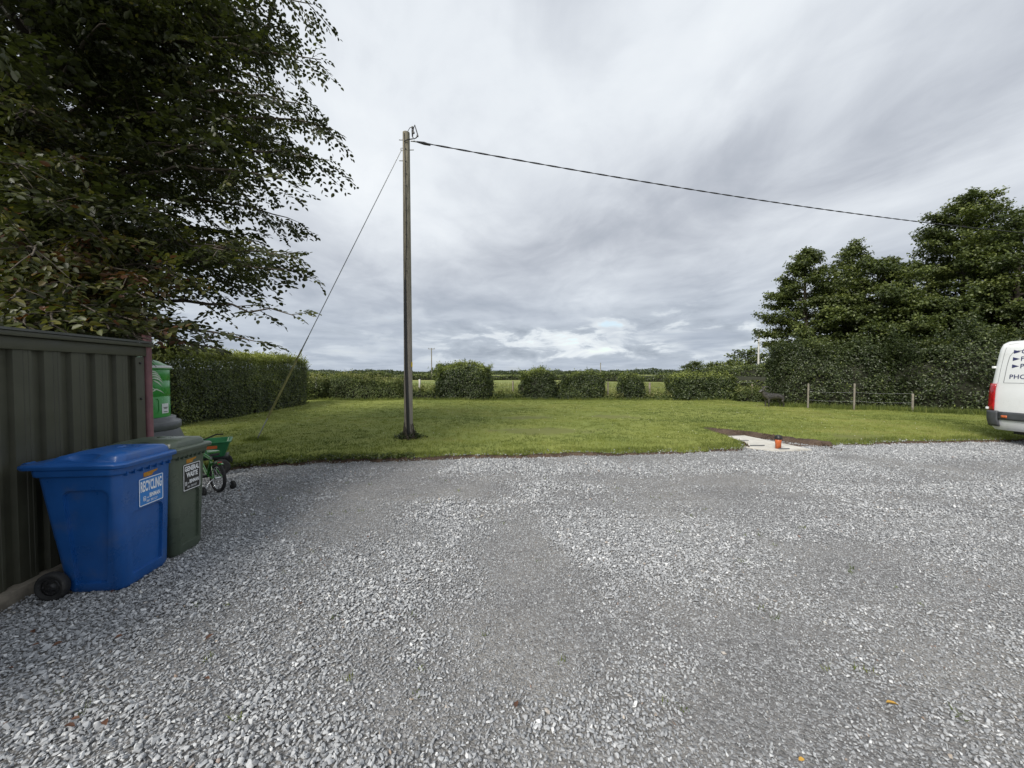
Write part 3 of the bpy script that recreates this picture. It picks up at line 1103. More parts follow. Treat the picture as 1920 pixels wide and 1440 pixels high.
# clipped hedge along the far side of the lawn on the left
ha, hb = gnd(318, 812, .05), gnd(577, 759, .1)
hb = Vector((hb.x, hb.y + .2, 0))
ha = Vector((ha.x - .05, ha.y, 0))
dh = (hb - ha).normalized()
nh = Vector((-dh.y, dh.x, 0)) * 0.72        # hedge centre lies behind its near face
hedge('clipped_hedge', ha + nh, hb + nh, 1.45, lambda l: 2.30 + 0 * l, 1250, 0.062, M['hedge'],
      'tall clipped dark green hedge with a pale top, behind the green tank', wob=.10, seed=3, shag=.07, top_light=.72, sprigs=90, tint0=.58, shoots=6)

BY = 21.4
def bx_(px, Y=BY):
    return (px - 960) / F_PX * Y


RND = {11: .85, 12: 1.0, 13: .6, 14: 1.0, 15: .55}
BUSHES = [
    # name, left px, right px, top px, depth, label, seed, shape light
    ('bush', 815, 921, 686, 1.9, 'largest rounded dark bush with a spiky pale crown, beside the power pole', 11, .5),
    ('bush', 974, 1046, 700, 1.5, 'loose tapering bush, next in the row after a gap with wild grass', 12, .35),
    ('bush', 1052, 1136, 700, 1.5, 'square trimmed bush with a straight side against a fence post', 13, .3),
    ('bush', 1166, 1212, 705, 1.2, 'smallest narrow bush standing alone between two gaps', 14, .3),
    ('bush', 1266, 1386, 702, 1.7, 'long boxy dark bush with a light flat top near the animal sculpture', 15, .5),
]
for nm, l, r, top, dp, lab, sd, tl in BUSHES:
    zt_ = at((l + r) / 2, top, BY).z
    y_ = BY - .3 if sd != 15 else BY - .9
    l, r = l + 1, r - 1
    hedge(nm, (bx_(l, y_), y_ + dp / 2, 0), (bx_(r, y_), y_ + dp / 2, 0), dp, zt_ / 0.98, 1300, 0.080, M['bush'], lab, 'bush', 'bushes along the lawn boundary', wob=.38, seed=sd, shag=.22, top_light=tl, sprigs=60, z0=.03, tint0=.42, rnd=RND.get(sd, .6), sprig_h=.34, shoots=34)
hedge('low_hedge', (bx_(603), BY + .5, 0), (bx_(757), BY + .5, 0), 1.5, lambda l: 1.34 + .1 * np.sin(l * 1.3), 700, 0.085, M['wild'],
      'low untrimmed hedge behind the lawn between the clipped hedge and the power pole', wob=.3, seed=21, sprig_h=.5, rnd=.5, shoots=14, shag=.16, top_light=.35, sprigs=60, tint0=.38)
hedge('scrub', (bx_(577), BY - .9, 0), (bx_(612), BY + .3, 0), 1.0, 1.35, 500, 0.09, M['wild'], 'pale wild scrub filling the corner at the end of the clipped hedge', 'scrub', 'wild scrub on the boundary', wob=.4, seed=22, sprig_h=.5, rnd=.5, shoots=14, shag=.2, sprigs=40, core_scale=.45, tint0=.55)
hedge('scrub', (bx_(762), BY + .3, 0), (bx_(822), BY + .3, 0), 1.0, .8, 420, 0.09, M['wild'], 'low wild scrub between the power pole and the largest bush', 'scrub', 'wild scrub on the boundary', wob=.45, seed=23, sprig_h=.5, rnd=.5, shoots=14, shag=.2, sprigs=45, core_scale=.45, tint0=.42)
hedge('scrub', (bx_(918), BY + .3, 0), (bx_(985), BY + .3, 0), 1.0, .5, 330, 0.09, M['wild'], 'short weedy scrub in the gap after the largest bush', 'scrub', 'wild scrub on the boundary', wob=.5, seed=24, sprig_h=.5, rnd=.5, shoots=14, shag=.2, sprigs=45, core_scale=.4, tint0=.45)
hedge('scrub', (bx_(1130), BY + .2, 0), (bx_(1172), BY + .2, 0), 1.0, .42, 330, 0.09, M['wild'], 'short weedy scrub between the square bush and the smallest bush', 'scrub', 'wild scrub on the boundary', wob=.5, seed=25, sprig_h=.5, rnd=.5, shoots=14, shag=.2, sprigs=40, core_scale=.4, tint0=.45)
hedge('scrub', (bx_(1205), BY, 0), (bx_(1275), BY - .3, 0), 1.0, .45, 330, 0.09, M['wild'], 'short weedy scrub between the smallest bush and the long boxy bush', 'scrub', 'wild scrub on the boundary', wob=.5, seed=26, sprig_h=.5, rnd=.5, shoots=14, shag=.2, sprigs=40, core_scale=.4, tint0=.42)
hedge('scrub', (bx_(1380, 20.2), 20.3, 0), (bx_(1450, 19), 19.2, 0), 1.0, .72, 450, 0.09, M['wild'], 'short dark scrub behind the animal sculpture', 'scrub', 'wild scrub on the boundary', wob=.5, seed=27, sprig_h=.5, rnd=.5, shoots=14, shag=.2, sprigs=20, core_scale=.45, tint0=.3)

# boundary hedge under the trees
ra, rb, rc = gnd(1447, 764, .08), gnd(1700, 775, .08), gnd(1990, 790, .08)
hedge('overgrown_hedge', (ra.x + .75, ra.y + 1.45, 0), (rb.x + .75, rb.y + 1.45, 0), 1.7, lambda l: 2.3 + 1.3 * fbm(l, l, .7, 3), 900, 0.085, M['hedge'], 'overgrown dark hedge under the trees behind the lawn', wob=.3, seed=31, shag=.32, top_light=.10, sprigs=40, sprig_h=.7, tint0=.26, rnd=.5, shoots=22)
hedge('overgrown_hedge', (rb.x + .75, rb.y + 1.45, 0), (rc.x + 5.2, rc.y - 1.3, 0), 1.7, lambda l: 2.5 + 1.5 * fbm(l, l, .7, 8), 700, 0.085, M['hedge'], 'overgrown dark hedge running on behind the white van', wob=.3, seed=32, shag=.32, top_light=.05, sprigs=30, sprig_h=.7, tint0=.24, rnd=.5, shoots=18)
# rough grass at the foot of that hedge
n_ = 2600
f = rng.random(n_)
seg = rng.random(n_) < .5
x = np.where(seg, ra.x + (rb.x - ra.x) * f, rb.x + (rc.x - rb.x) * f) + rng.normal(0, .12, n_)
y = np.where(seg, ra.y + (rb.y - ra.y) * f, rb.y + (rc.y - rb.y) * f) + rng.normal(-.02, .16, n_)
tag(blades('verge_grass', x, y, lawn_z(x, y) - .01, .10 + .18 * rng.random(n_), .016, np.clip(rng.normal(.2, .2, n_), 0, 1), M['grass'], .5, 4, .05), 'rough grass at the foot of the overgrown hedge', 'grass', kind='stuff')
n_ = 3600
x = rng.uniform(bx_(560), bx_(1450), n_)
y = BY - .55 + rng.normal(0, .13, n_) - np.clip((x - 8) / 8, 0, 1) * .9
tag(blades('boundary_grass', x, y, lawn_z(x, y) - .01, .07 + .16 * rng.random(n_) ** 2, .016, np.clip(rng.normal(.35, .22, n_), 0, 1), M['grass'], .5, 4, .05), 'rough grass along the foot of the bushes', 'grass', kind='stuff')

# ------------------------------------------------------------------ trees
def bez(p, n):
    p = [np.array(q, dtype=float) for q in p]
    t = np.linspace(0, 1, n)[:, None]
    if len(p) == 3:
        return (1 - t) ** 2 * p[0] + 2 * t * (1 - t) * p[1] + t * t * p[2]
    return (1 - t) ** 3 * p[0] + 3 * t * (1 - t) ** 2 * p[1] + 3 * t * t * (1 - t) * p[2] + t ** 3 * p[3]


def crown_tree(name, X, Y, H, Rr, label, seed, group=None, zlow=.28, nclump=75, per=330, leaf=.105, mat='alder', conic=.75, trunk_r=.16, cat='tree', stems=1, pw_=1.5):
    r = np.random.default_rng(seed)
    root = empty(name, (X, Y, -.03))
    tag(root, label, cat, group)
    mb = MB()
    top = Vector((r.normal(0, .25), r.normal(0, .25), H * .97))
    tr = [Vector((0, 0, 0)), Vector((r.normal(0, .08), r.normal(0, .08), H * .3)), Vector((r.normal(0, .16), r.normal(0, .16), H * .62)), top]
    mb.tube(tr, [trunk_r, trunk_r * .75, trunk_r * .45, .02], 8)
    for s in range(stems - 1):
        a = r.random() * 6.28
        mb.tube([(0.15 * math.cos(a), .15 * math.sin(a), 0), (.5 * math.cos(a), .5 * math.sin(a), H * .3), (.9 * math.cos(a), .9 * math.sin(a), H * .6)], [trunk_r * .7, trunk_r * .5, .03], 7)
    mb.build('trunk', M['bark'], root)

    def axis(t):
        q = t * H
        for a, b in zip(tr[:-1], tr[1:]):
            if q <= b.z:
                k = (q - a.z) / max(b.z - a.z, 1e-6)
                return a.lerp(b, max(0, k))
        return top
    Ps, Ns, Ts = [], [], []
    bm_ = MB()
    for k in range(nclump):
        t = zlow + (1 - zlow) * ((k + .5) / nclump)
        tr_ = (t - zlow) / (1 - zlow)
        rad = Rr * min(1, tr_ * 4 + .6) * (1 - tr_ ** pw_) ** conic * r.uniform(.42, 1.18) + .12
        az_ = k * 2.39996 + r.normal(0, .5)
        base = np.array(axis(max(.1, t - .05 - .02 * rad)))
        rise = r.uniform(-.05, .30) + .35 * tr_
        dir_ = np.array([math.cos(az_), math.sin(az_), rise])
        tip = base + dir_ * rad
        mid = (base + tip) / 2 + np.array([0, 0, .10 * rad])
        cur = bez([base, mid, tip], 7)
        bm_.tube(cur, list(np.linspace(max(.014, trunk_r * .32 * (1 - tr_ * .8)), .006, 7)), 5, caps=False)
        tone = r.normal(0, .10)
        ns = max(3, int(4 + rad * 3.2))
        for j in range(ns):
            f = .30 + .70 * (j + r.random()) / ns
            p = base + (tip - base) * f + np.array([0, 0, .10 * rad * 4 * f * (1 - f) * .5])
            sd_ = np.cross(dir_, [0, 0, 1.0])
            sd_ /= np.linalg.norm(sd_)
            dd = dir_ / np.linalg.norm(dir_) * .8 + sd_ * (1 if j % 2 else -1) * r.uniform(.3, 1.0) + np.array([0, 0, r.normal(.05, .30)])
            dd /= np.linalg.norm(dd)
            sl = (.28 + .34 * rad * (1.1 - f)) * r.uniform(.6, 1.2)
            m = max(8, int(per * sl * .30))
            g = r.random(m)
            P = p + dd * (g * sl)[:, None] + r.normal(size=(m, 3)) * np.array([.13, .13, .085]) * (leaf / .12) * (1.1 - .5 * g)[:, None]
            Ps.append(P)
            Ns.append(unit(np.array([0, 0, .8]) + dd * .25 + r.normal(0, .5, (m, 3))))
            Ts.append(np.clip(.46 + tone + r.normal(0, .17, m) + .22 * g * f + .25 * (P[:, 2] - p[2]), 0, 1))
    # leading shoot
    for q in np.linspace(.80, 1.0, 7):
        ax = np.array(axis(q))
        m = int(per * .14)
        Ps.append(ax + r.normal(size=(m, 3)) * np.array([.16, .16, .12]) * (1.25 - q) * 2.6 * (leaf / .12))
        Ns.append(unit(np.array([0, 0, .5]) + r.normal(0, .7, (m, 3))))
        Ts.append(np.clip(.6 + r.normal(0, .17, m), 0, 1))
    bm_.build('limbs', M['bark'], root)
    P, Nn, T = np.concatenate(Ps), np.concatenate(Ns), np.concatenate(Ts)
    n = len(P)
    Dd = np.cross(Nn, rand_unit(n)) + np.array([0, 0, -.2])
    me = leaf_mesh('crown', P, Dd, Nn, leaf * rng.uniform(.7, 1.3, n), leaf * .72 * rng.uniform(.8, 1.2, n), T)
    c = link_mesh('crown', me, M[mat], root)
    c["kind"] = "stuff"
    return root


TREES = [
    (1524, 461, 20.0, 2.12, 'outermost alder with a pointed top, at the open end of the tree group', 41, .24, 105, .62),
    (1592, 448, 22.5, 2.3, 'slender lighter tree whose pointed tip rises behind the outermost alder', 42, .24, 85, .66),
    (1668, 478, 18.6, 3.1, 'broad low tree filling the middle of the tree group', 43, .17, 115, .55),
    (1812, 350, 19.5, 3.3, 'tallest tree of the group, its top touching the overhead cable', 44, .18, 160, .52),
    (1915, 398, 17.2, 3.0, 'wide spreading tree rising directly above the white van', 45, .16, 110, .5),
    (1745, 560, 17.2, 2.4, 'short bushy tree in front of the tallest tree', 46, .14, 80, .5),
]
for (px, py, Y, Rr, lab, sd, zl, nc_, con), pw in zip(TREES, (1.45, 1.4, 1.5, 1.45, 1.6, 1.6)):
    p = at(px, py, Y)
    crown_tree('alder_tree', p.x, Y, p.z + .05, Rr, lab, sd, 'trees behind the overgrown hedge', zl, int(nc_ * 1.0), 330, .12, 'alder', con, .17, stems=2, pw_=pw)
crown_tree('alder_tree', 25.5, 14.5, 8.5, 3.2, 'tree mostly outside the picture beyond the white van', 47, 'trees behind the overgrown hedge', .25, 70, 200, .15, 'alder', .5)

# field trees and far hedgerows
FT = [(1302, 681, 95, 3.8, 'lone round field tree, small and far behind the bushes'), (1345, 681, 88, 3.2, 'low rounded field tree on the skyline near the far hedgerow'),
      (1376, 677, 82, 3.8, 'dark rounded field tree next to the slope of far hedgerow'), (1410, 657, 66, 4.4, 'large spreading field tree in front of which a distant pole stands'),
      (905, 691, 120, 3.5, 'small field tree showing just over the largest bush'), (838, 686, 80, 3.6, 'pale field tree peeping over the largest bush beside a distant pole'),
      (1375, 690, 60, 2.6, 'low light green field thicket before the dark field trees')]
for k, (px, py, Y, Rr, lab) in enumerate(FT):
    p = at(px, py, Y)
    crown_tree('field_tree', p.x, Y, p.z, Rr, lab, 60 + k, 'far field trees', .12, 26, 34, .40, 'alder', .45, .2)


def far_row(name, a, b, Dp, H, dens, leaf, label, seed, cat='hedgerow', kind=None, tint=.35, mat='hedge', group=None):
    a, b = Vector(a), Vector(b)
    d = b - a
    L = d.length
    d.normalize()
    nn = Vector((-d.y, d.x, 0))
    n = int(L * dens)
    l = rng.random(n) * L
    h = H * (.40 + 1.5 * (fbm(l, l * 0, 5.0 / H * .05, seed, 3)) ** 2.2) * (.85 + .3 * vnoise(l, l * 0, 1.2 / H, seed + 3))
    hz = h * rng.random(n) ** .7
    off = rng.normal(0, Dp / 3, n) * (1 - .4 * hz / h)
    P = np.stack([a.x + d.x * l + nn.x * off, a.y + d.y * l + nn.y * off, hz - .03], 1)
    Nn = unit(rng.normal(0, 1, (n, 3)) + np.array([0, -.5, .6]))
    T = np.clip(tint + .3 * (hz / h - .4) + rng.normal(0, .15, n), 0, 1)
    me = leaf_mesh(name, P, np.cross(Nn, rand_unit(n)), Nn, leaf * rng.uniform(.7, 1.3, n), leaf * .8, T)
    if kind == 'stuff':
        o = link_mesh(name, me, M[mat])
        return tag(o, label, cat, kind='stuff')
    root = empty(name, a)
    o = link_mesh('foliage', me, M[mat], root)
    o.matrix_parent_inverse = Matrix.Translation(-a)
    o["kind"] = "stuff"
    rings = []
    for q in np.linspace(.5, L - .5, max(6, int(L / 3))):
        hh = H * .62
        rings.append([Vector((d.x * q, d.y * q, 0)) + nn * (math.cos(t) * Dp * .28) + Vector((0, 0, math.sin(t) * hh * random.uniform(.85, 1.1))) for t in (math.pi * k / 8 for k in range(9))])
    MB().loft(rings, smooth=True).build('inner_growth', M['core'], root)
    return tag(root, label, cat, group)


far_row('field_hedgerow', (-62, 96, 0), (14, 92, 0), 2.4, 1.75, 210, .34, 'long straight field hedgerow across the meadow behind the power pole', 71, tint=.5)
far_row('field_hedgerow', (14, 80, 0), (46, 66, 0), 2.4, 2.0, 230, .30, 'field hedgerow across the meadow behind the row of bushes', 72, tint=.42)
far_row('field_hedgerow', (31, 62, 0), (44, 40, 0), 3.0, 3.6, 420, .26, 'tall field hedgerow sloping up towards the tree group', 73, tint=.40)
far_row('field_hedgerow', (23, 43.5, 0), (33, 35, 0), 2.0, 2.0, 420, .2, 'nearer field hedgerow at the meadow edge by the tree group', 74, tint=.5)
far_row('far_woods', (-420, 390, 0), (420, 430, 0), 22, 4.6, 34, 1.4, 'thin dark line of far woods on the horizon', 75, 'woods', 'stuff', .22, 'bush')
far_row('far_woods', (-500, 620, 0), (600, 560, 0), 30, 7.0, 26, 2.0, 'most distant band of trees along the horizon', 76, 'woods', 'stuff', .18, 'bush')

# ------------------------------------------------------------------ lettering helper
def text_mesh(body, height, bold=0.0, stretch=1.0, depth=0.0008, spacing=1.0, width=None):
    """flat printed lettering, its lower left corner at the origin, in the XY plane"""
    cu = bpy.data.curves.new('lettering', 'FONT')
    cu.body = body
    cu.size = 1.0
    cu.offset = bold
    cu.space_character = spacing
    cu.resolution_u = 3
    ob = bpy.data.objects.new('lettering', cu)
    COL.objects.link(ob)
    dg = bpy.context.evaluated_depsgraph_get()
    me = bpy.data.meshes.new_from_object(ob.evaluated_get(dg))
    bpy.data.objects.remove(ob)
    co = np.empty(len(me.vertices) * 3)
    me.vertices.foreach_get('co', co)
    co = co.reshape(-1, 3)
    co[:, :2] -= co[:, :2].min(0)
    k = height / co[:, 1].max()
    co[:, 1] *= k
    co[:, 0] *= (width / co[:, 0].max()) if width else k * stretch
    me.vertices.foreach_set('co', co.ravel())
    me.update()
    return me


def frame_matrix(origin, right, up):
    right, up = Vector(right).normalized(), Vector(up).normalized()
    nrm = right.cross(up).normalized()
    up = nrm.cross(right).normalized()
    m = Matrix((right, up, nrm)).transposed().to_4x4()
    m.translation = Vector(origin)
    return m


def decal(parent, me, mat, mtx, name='lettering', local=None):
    o = link_mesh(name, me, mat, parent)
    o.matrix_local = mtx if local is None else mtx @ local
    return o


def round_poly(w, h, r, n=4):
    return [(p[0] + w / 2, p[1] + h / 2) for p in rrect(w / 2, h / 2, r, 0, n)]


def frame_ring(mb, w, h, r, t, z, M=None):
    """thin border round a rounded rectangle"""
    a, b = round_poly(w, h, r), [(x, y) for x, y in round_poly(w - 2 * t, h - 2 * t, max(r - t, .001))]
    b = [(x + t, y + t) for x, y in b]
    n = len(a)
    vs = [(x, y, z) for x, y in a] + [(x, y, z) for x, y in b]
    mb.add(vs, [(k, (k + 1) % n, n + (k + 1) % n, n + k) for k in range(n)], False, M)


# ------------------------------------------------------------------ shed
WALL_A = 0.158                                   # the wall turns a little from the view axis
shed = empty('storage_shed', (-3.69, 3.85, 0), WALL_A)
tag(shed, 'dark olive ribbed steel shed with a maroon corner pipe under the overhanging tree', 'shed')
# local frame: +x out of the wall, -y towards the viewer, the corner at y = 0
y, prof_pts = -0.10, []
period, rib, dep = 0.212, 0.075, 0.030
ys = -0.10
prof_pts.append((0.0, ys))
while ys > -3.3:
    prof_pts += [(-0.0, ys), (-dep, ys - .012), (-dep, ys - rib), (0.0, ys - rib - .012)]
    for g in (.035, .070):                        # fine stiffening lines in each pan
        prof_pts += [(0.0, ys - rib - g + .004), (-.004, ys - rib - g), (0.0, ys - rib - g - .004)]
    ys -= period
    prof_pts.append((0.0, ys))
pp = [prof_pts[0]]
for q in prof_pts[1:]:
    if abs(q[0] - pp[-1][0]) + abs(q[1] - pp[-1][1]) > 1e-5:
        pp.append(q)
zb, zt_ = 0.09, 1.77
mb = MB()
vs = [(x_, y_, zb) for x_, y_ in pp] + [(x_, y_, zt_) for x_, y_ in pp]
n = len(pp)
mb.add(vs, [(k, k + 1, n + k + 1, n + k) for k in range(n - 1)])
mb.build('wall_sheet', M['shed'], shed)
MB().box((-.03, -1.75, 1.815), (.09, 3.6, .09)).build('top_rail', M['shed'], shed, .006)
MB().box((-.02, -1.75, 1.880), (.14, 3.66, .035)).build('eaves_trim', M['shed'], shed, .005)
MB().box((-.012, -.06, .93), (.055, .11, 1.66)).build('corner_post', M['shed'], shed, .006)
MB().box((.01, -1.8, .045), (.10, 3.7, .11)).build('base_board', M['timber'], shed, .008)
MB().tube([(.0, .055, .02), (.0, .055, 1.99)], .036, 14).build('corner_pipe', M['maroon'], shed)
MB().box((-1.25, -.03, .94), (2.4, .05, 1.72)).build('end_wall', M['shed'], shed)
MB().box((-2.5, -1.75, .94), (.05, 3.4, 1.72)).build('rear_wall', M['shed'], shed)
mb = MB()
mb.add([(.06, .03, 1.900), (.06, -3.6, 1.900), (-2.6, -3.6, 2.10), (-2.6, .03, 2.10), (.06, .03, 1.918), (.06, -3.6, 1.918), (-2.6, -3.6, 2.12), (-2.6, .03, 2.12)],
       [(0, 1, 2, 3), (7, 6, 5, 4), (0, 4, 5, 1), (1, 5, 6, 2), (2, 6, 7, 3), (3, 7, 4, 0)])
mb.build('roof', M['shedroof'], shed)
for zq in (.5, 1.35, 1.7):
    MB().lathe([(.001, .012), (.010, .010), (.012, 0)], 8, Matrix.Translation((.016, -.06, zq)) @ Matrix.Rotation(R(90), 4, 'Y')).build('screw', M['black'], shed)


# ------------------------------------------------------------------ wheelie bins
def cut(body, cutters):
    """recess moulded panels into a closed body mesh"""
    tmp = []
    for c in cutters:
        me = c.mesh('cutter')
        bm = bmesh.new()
        bm.from_mesh(me)
        bmesh.ops.recalc_face_normals(bm, faces=bm.faces)
        bm.to_mesh(me)
        bm.free()
        oc = bpy.data.objects.new('cutter', me)
        COL.objects.link(oc)
        oc.parent = body.parent
        md = body.modifiers.new('cut', 'BOOLEAN')
        md.operation = 'DIFFERENCE'
        md.object = oc
        md.solver = 'EXACT'
        tmp.append(oc)
    dg = bpy.context.evaluated_depsgraph_get()
    me = bpy.data.meshes.new_from_object(body.evaluated_get(dg))
    body.modifiers.clear()
    mats = list(body.data.materials)
    body.data = me
    me.materials.clear()
    for m_ in mats:
        me.materials.append(m_)
    for oc in tmp:
        bpy.data.objects.remove(oc)
    bm = bmesh.new()
    bm.from_mesh(me)
    bmesh.ops.remove_doubles(bm, verts=bm.verts, dist=1e-4)
    es = [e for e in bm.edges if len(e.link_faces) == 2 and e.calc_face_angle(0) > R(32)]
    bmesh.ops.bevel(bm, geom=es, offset=.005, segments=2, affect='EDGES', clamp_overlap=True)
    for f_ in bm.faces:
        f_.smooth = True
    bm.to_mesh(me)
    bm.free()
    me.set_sharp_from_angle(angle=R(50))


def arch_poly(w0, w1, h, r, n=5):
    """panel outline, narrow at the foot, rounded at the top, base centre at the origin"""
    pts = [(-w0 / 2, 0), (w0 / 2, 0)]
    for k in range(n + 1):
        a = R(90 * k / n)
        pts.append((w1 / 2 - r + r * math.cos(a), h - r + r * math.sin(a)))
    for k in range(n + 1):
        a = R(90 + 90 * k / n)
        pts.append((-w1 / 2 + r + r * math.cos(a), h - r + r * math.sin(a)))
    return pts


def wheelie_bin(loc, rz, mat, wb, wt, db, dt, lid_back, label, sticker):
    root = empty('wheelie_bin', loc, rz)
    tag(root, label, 'bin', 'wheelie bins beside the shed')
    H = .925
    mb = MB()
    rings = []
    for z, k in ((.010, -.02), (.045, 0.0), (.5, .5), (.86, .93), (.925, 1.0)):
        k2 = max(k, 0)
        hw = wb / 2 + (wt - wb) / 2 * k2 - (.02 if k < 0 else 0)
        d = db + (dt - db) * k2 ** .9 - (.03 if k < 0 else 0)
        fx = -.012 * (1 - k2) - (.015 if k < 0 else 0)
        rings.append(rrect(d / 2, hw, .055, z, 6, cx=fx - d / 2))
    mb.loft(rings)
    body = mb.build('body', mat, root)
    # front recess and side recesses
    up_f = Vector((.012 / .85, 0, 1)).normalized()
    fm = frame_matrix((-.012, 0, .10), (0, 1, 0), up_f)
    cutters = [MB().prism(arch_poly(wb * .58, wb * .66, .46, .05), .05, fm @ Matrix.Translation((0, 0, -.016)))]
    for s in (-1, 1):
        up_s = Vector((-.06, s * (wt - wb) / 2, .85))
        cx = -.012 - db * .52
        sm = frame_matrix((cx, s * (wb / 2), .085), (1, 0, 0) if s < 0 else (-1, 0, 0), up_s)
        cutters.append(MB().prism(arch_poly(db * .50, db * .74, .68, .05), .05, sm @ Matrix.Translation((0, 0, -.018))))
    cut(body, cutters)
    # stiffening rim under the lid
    rim = []
    for z, g in ((.865, .004), (.875, .016), (.915, .020), (.928, .012)):
        rim.append(rrect(dt / 2 + g, wt / 2 + g, .06, z, 6, cx=-dt / 2))
    MB().loft(rim).build('rim', mat, root, .003)
    lip = MB()
    for k in range(7):
        yy = -wt / 2 + .06 + k * (wt - .12) / 6
        lip.box((.012, yy, .868), (.022, .008, .03))
    lip.build('rim_ribs', mat, root)["kind"] = "stuff"
    # lid
    lx0, lx1, lw = lid_back, .055, wt / 2 + .03
    c, hx = (lx0 + lx1) / 2, (lx1 - lx0) / 2
    lr = [rrect(hx, lw, .07, .925, 6, cx=c), rrect(hx + .004, lw + .004, .072, .945, 6, cx=c), rrect(hx - .006, lw - .006, .068, .958, 6, cx=c), rrect(hx - .030, lw - .030, .06, .960, 6, cx=c + .003)]
    for g, z, sh in ((.050, .968, .030), (.060, 1.000, .055), (.078, 1.020, .062), (.15, 1.032, .062), (.22, 1.036, .058)):
        ring = rrect(hx - g - (.04 if g > .05 else .02), max(.03, lw - g), .05, z, 6, cx=c + sh)
        lr.append([(a, b, z2 - (.046 if z > .98 else .004) * max(0, (c - a) / hx) - .008 * max(0, (a - c) / hx)) for a, b, z2 in ring])
    lid = MB().loft(lr).build('lid', mat, root)
    for p_ in lid.data.polygons:
        p_.use_smooth = True
    lid.data.set_sharp_from_angle(angle=R(42))
    for sgn in (-1, 1):                              # finger scoop moulded into the side of the dome
        sc_ = MB()
        sc_.lathe([(.001, -1)] + [(math.cos(R(q)), math.sin(R(q))) for q in range(-75, 76, 15)] + [(.001, 1)], 24, Matrix.Translation((c + .04, sgn * (lw - .048), 1.022)) @ Matrix.Diagonal((.125, .058, .052, 1)))
        cut(lid, [sc_])
    MB().lathe([(.0, .012), (.03, .010), (.034, 0)], 14, Matrix.Translation((c + .10, 0, 1.028))).build('lid_boss', mat, lid)
    # hinge and handle bar at the back
    MB().tube([(lx0 - .005, -wt * .46, .935), (lx0 - .005, wt * .46, .935)], .016, 10).build('handle_bar', mat, root)
    for s in (-1, 1):
        MB().tube([(lx0 - .006, s * wt * .34 - .03, .938), (lx0 - .006, s * wt * .34 + .03, .938)], .026, 12).build('hinge', mat, root)
    # wheels
    wx = -db - .035
    MB().tube([(wx, -wb / 2 - .02, .10), (wx, wb / 2 + .02, .10)], .012, 8).build('axle', M['steel'], root)
    for s in (-1, 1):
        wm = Matrix.Translation((wx, s * (wb / 2 + .045), .10)) @ Matrix.Rotation(R(90) * s, 4, 'X') @ Matrix.Rotation(R(180), 4, 'X')
        w = MB().lathe([(.060, -.027), (.092, -.027), (.100, -.016), (.100, .016), (.092, .027), (.078, .027), (.072, .018), (.060, .016)], 28, wm, caps=False).build('wheel', M['rubber'], root)
        MB().lathe([(.062, -.020), (.062, .012), (.050, .016), (.030, .012), (.026, .024), (.012, .026), (.001, .026)], 24, wm, caps=False).build('hub', M['black'], w)
        for k in range(6):
            a = R(60 * k)
            MB().box((.042 * math.cos(a), .042 * math.sin(a), .014), (.012, .012, .010), wm).build('hub_hole', M['rubber'], w)
    # notice on the front face
    name, back, w_, h_, rows, oy, oz = sticker
    fx0 = -.012 * (1 - (oz - .075) / .85)
    sm = frame_matrix((fx0 + .0022, -w_ / 2 + oy, oz), (0, 1, 0), up_f)
    st = MB().prism(round_poly(w_, h_, .010), .0015).build('sticker', M[back], root)
    st.matrix_local = sm
    fb = MB()
    frame_ring(fb, w_ - .004, h_ - .004, .010, .006, .0019, Matrix.Translation((.002, .002, 0)))
    fb.build('sticker_border', M['white'], st)
    for body_, bx, by, hh, ww, bold in rows:
        decal(st, text_mesh(body_, hh, bold, width=ww), M['white'], Matrix.Translation((bx, by, .0021)))
    # small house shaped emblem beside the name
    eb = MB()
    ex, ey, es = sticker_emblem[name]
    frame_ring(eb, es, es * 1.5, es * .25, es * .16, .0021, Matrix.Translation((ex, ey, 0)))
    eb.add([(ex + es * .35, ey + es * .35, .0021), (ex + es * .65, ey + es * .35, .0021), (ex + es * .65, ey + es * 1.1, .0021), (ex + es * .35, ey + es * .9, .0021)], [(0, 1, 2, 3)])
    eb.add([(ex + es * 1.45, ey + es * .62, .0021), (ex + es * 2.1, ey + es * .62, .0021), (ex + es * 2.1, ey + es * .74, .0021), (ex + es * 1.45, ey + es * .74, .0021)], [(0, 1, 2, 3)])
    eb.add([(ex + es * 1.45, ey + es * .86, .0021), (ex + es * 2.1, ey + es * .86, .0021), (ex + es * 2.1, ey + es * .98, .0021), (ex + es * 1.45, ey + es * .98, .0021)], [(0, 1, 2, 3)])
    eb.build('emblem', M['white'], st)
    # torn amber tape above the notice
    tm = frame_matrix((fx0 + .004, -w_ * .30 + oy, oz + h_ + .006), (0, 1, 0), up_f)
    MB().prism([(0, 0), (w_ * .34, .002), (w_ * .40, .02), (w_ * .55, .026), (w_ * .58, .040), (w_ * .2, .036), (0, .034)], .0012).build('tape', M['amber'], root).matrix_local = tm
    return root


sticker_emblem = {'recycling': (.040, .036, .024), 'general': (.020, .046, .022)}
wheelie_bin((-2.85, 2.985, 0), .115, M['blue'], .45, .52, .385, .535, -.625, 'blue wheelie bin with a white lettered RECYCLING notice, nearest the viewer',
            ('recycling', 'signblue', .235, .215, [('RECYCLING', .016, .108, .084, .202, .030), ('BINMAN', .098, .052, .034, .104, .035), ('061 351127', .070, .020, .018, .105, .012)], .035, .575))
wheelie_bin((-2.885, 3.425, 0), .09, M['green'], .33, .43, .33, .55, -.72, 'dark green wheelie bin with a black GENERAL WASTE notice behind the blue one',
            ('general', 'signblack', .205, .235, [('GENERAL', .016, .170, .046, .174, .040), ('WASTE', .036, .114, .046, .136, .040), ('BINMAN', .072, .058, .034, .112, .035), ('061 351127', .048, .022, .018, .110, .012)], .02, .560))

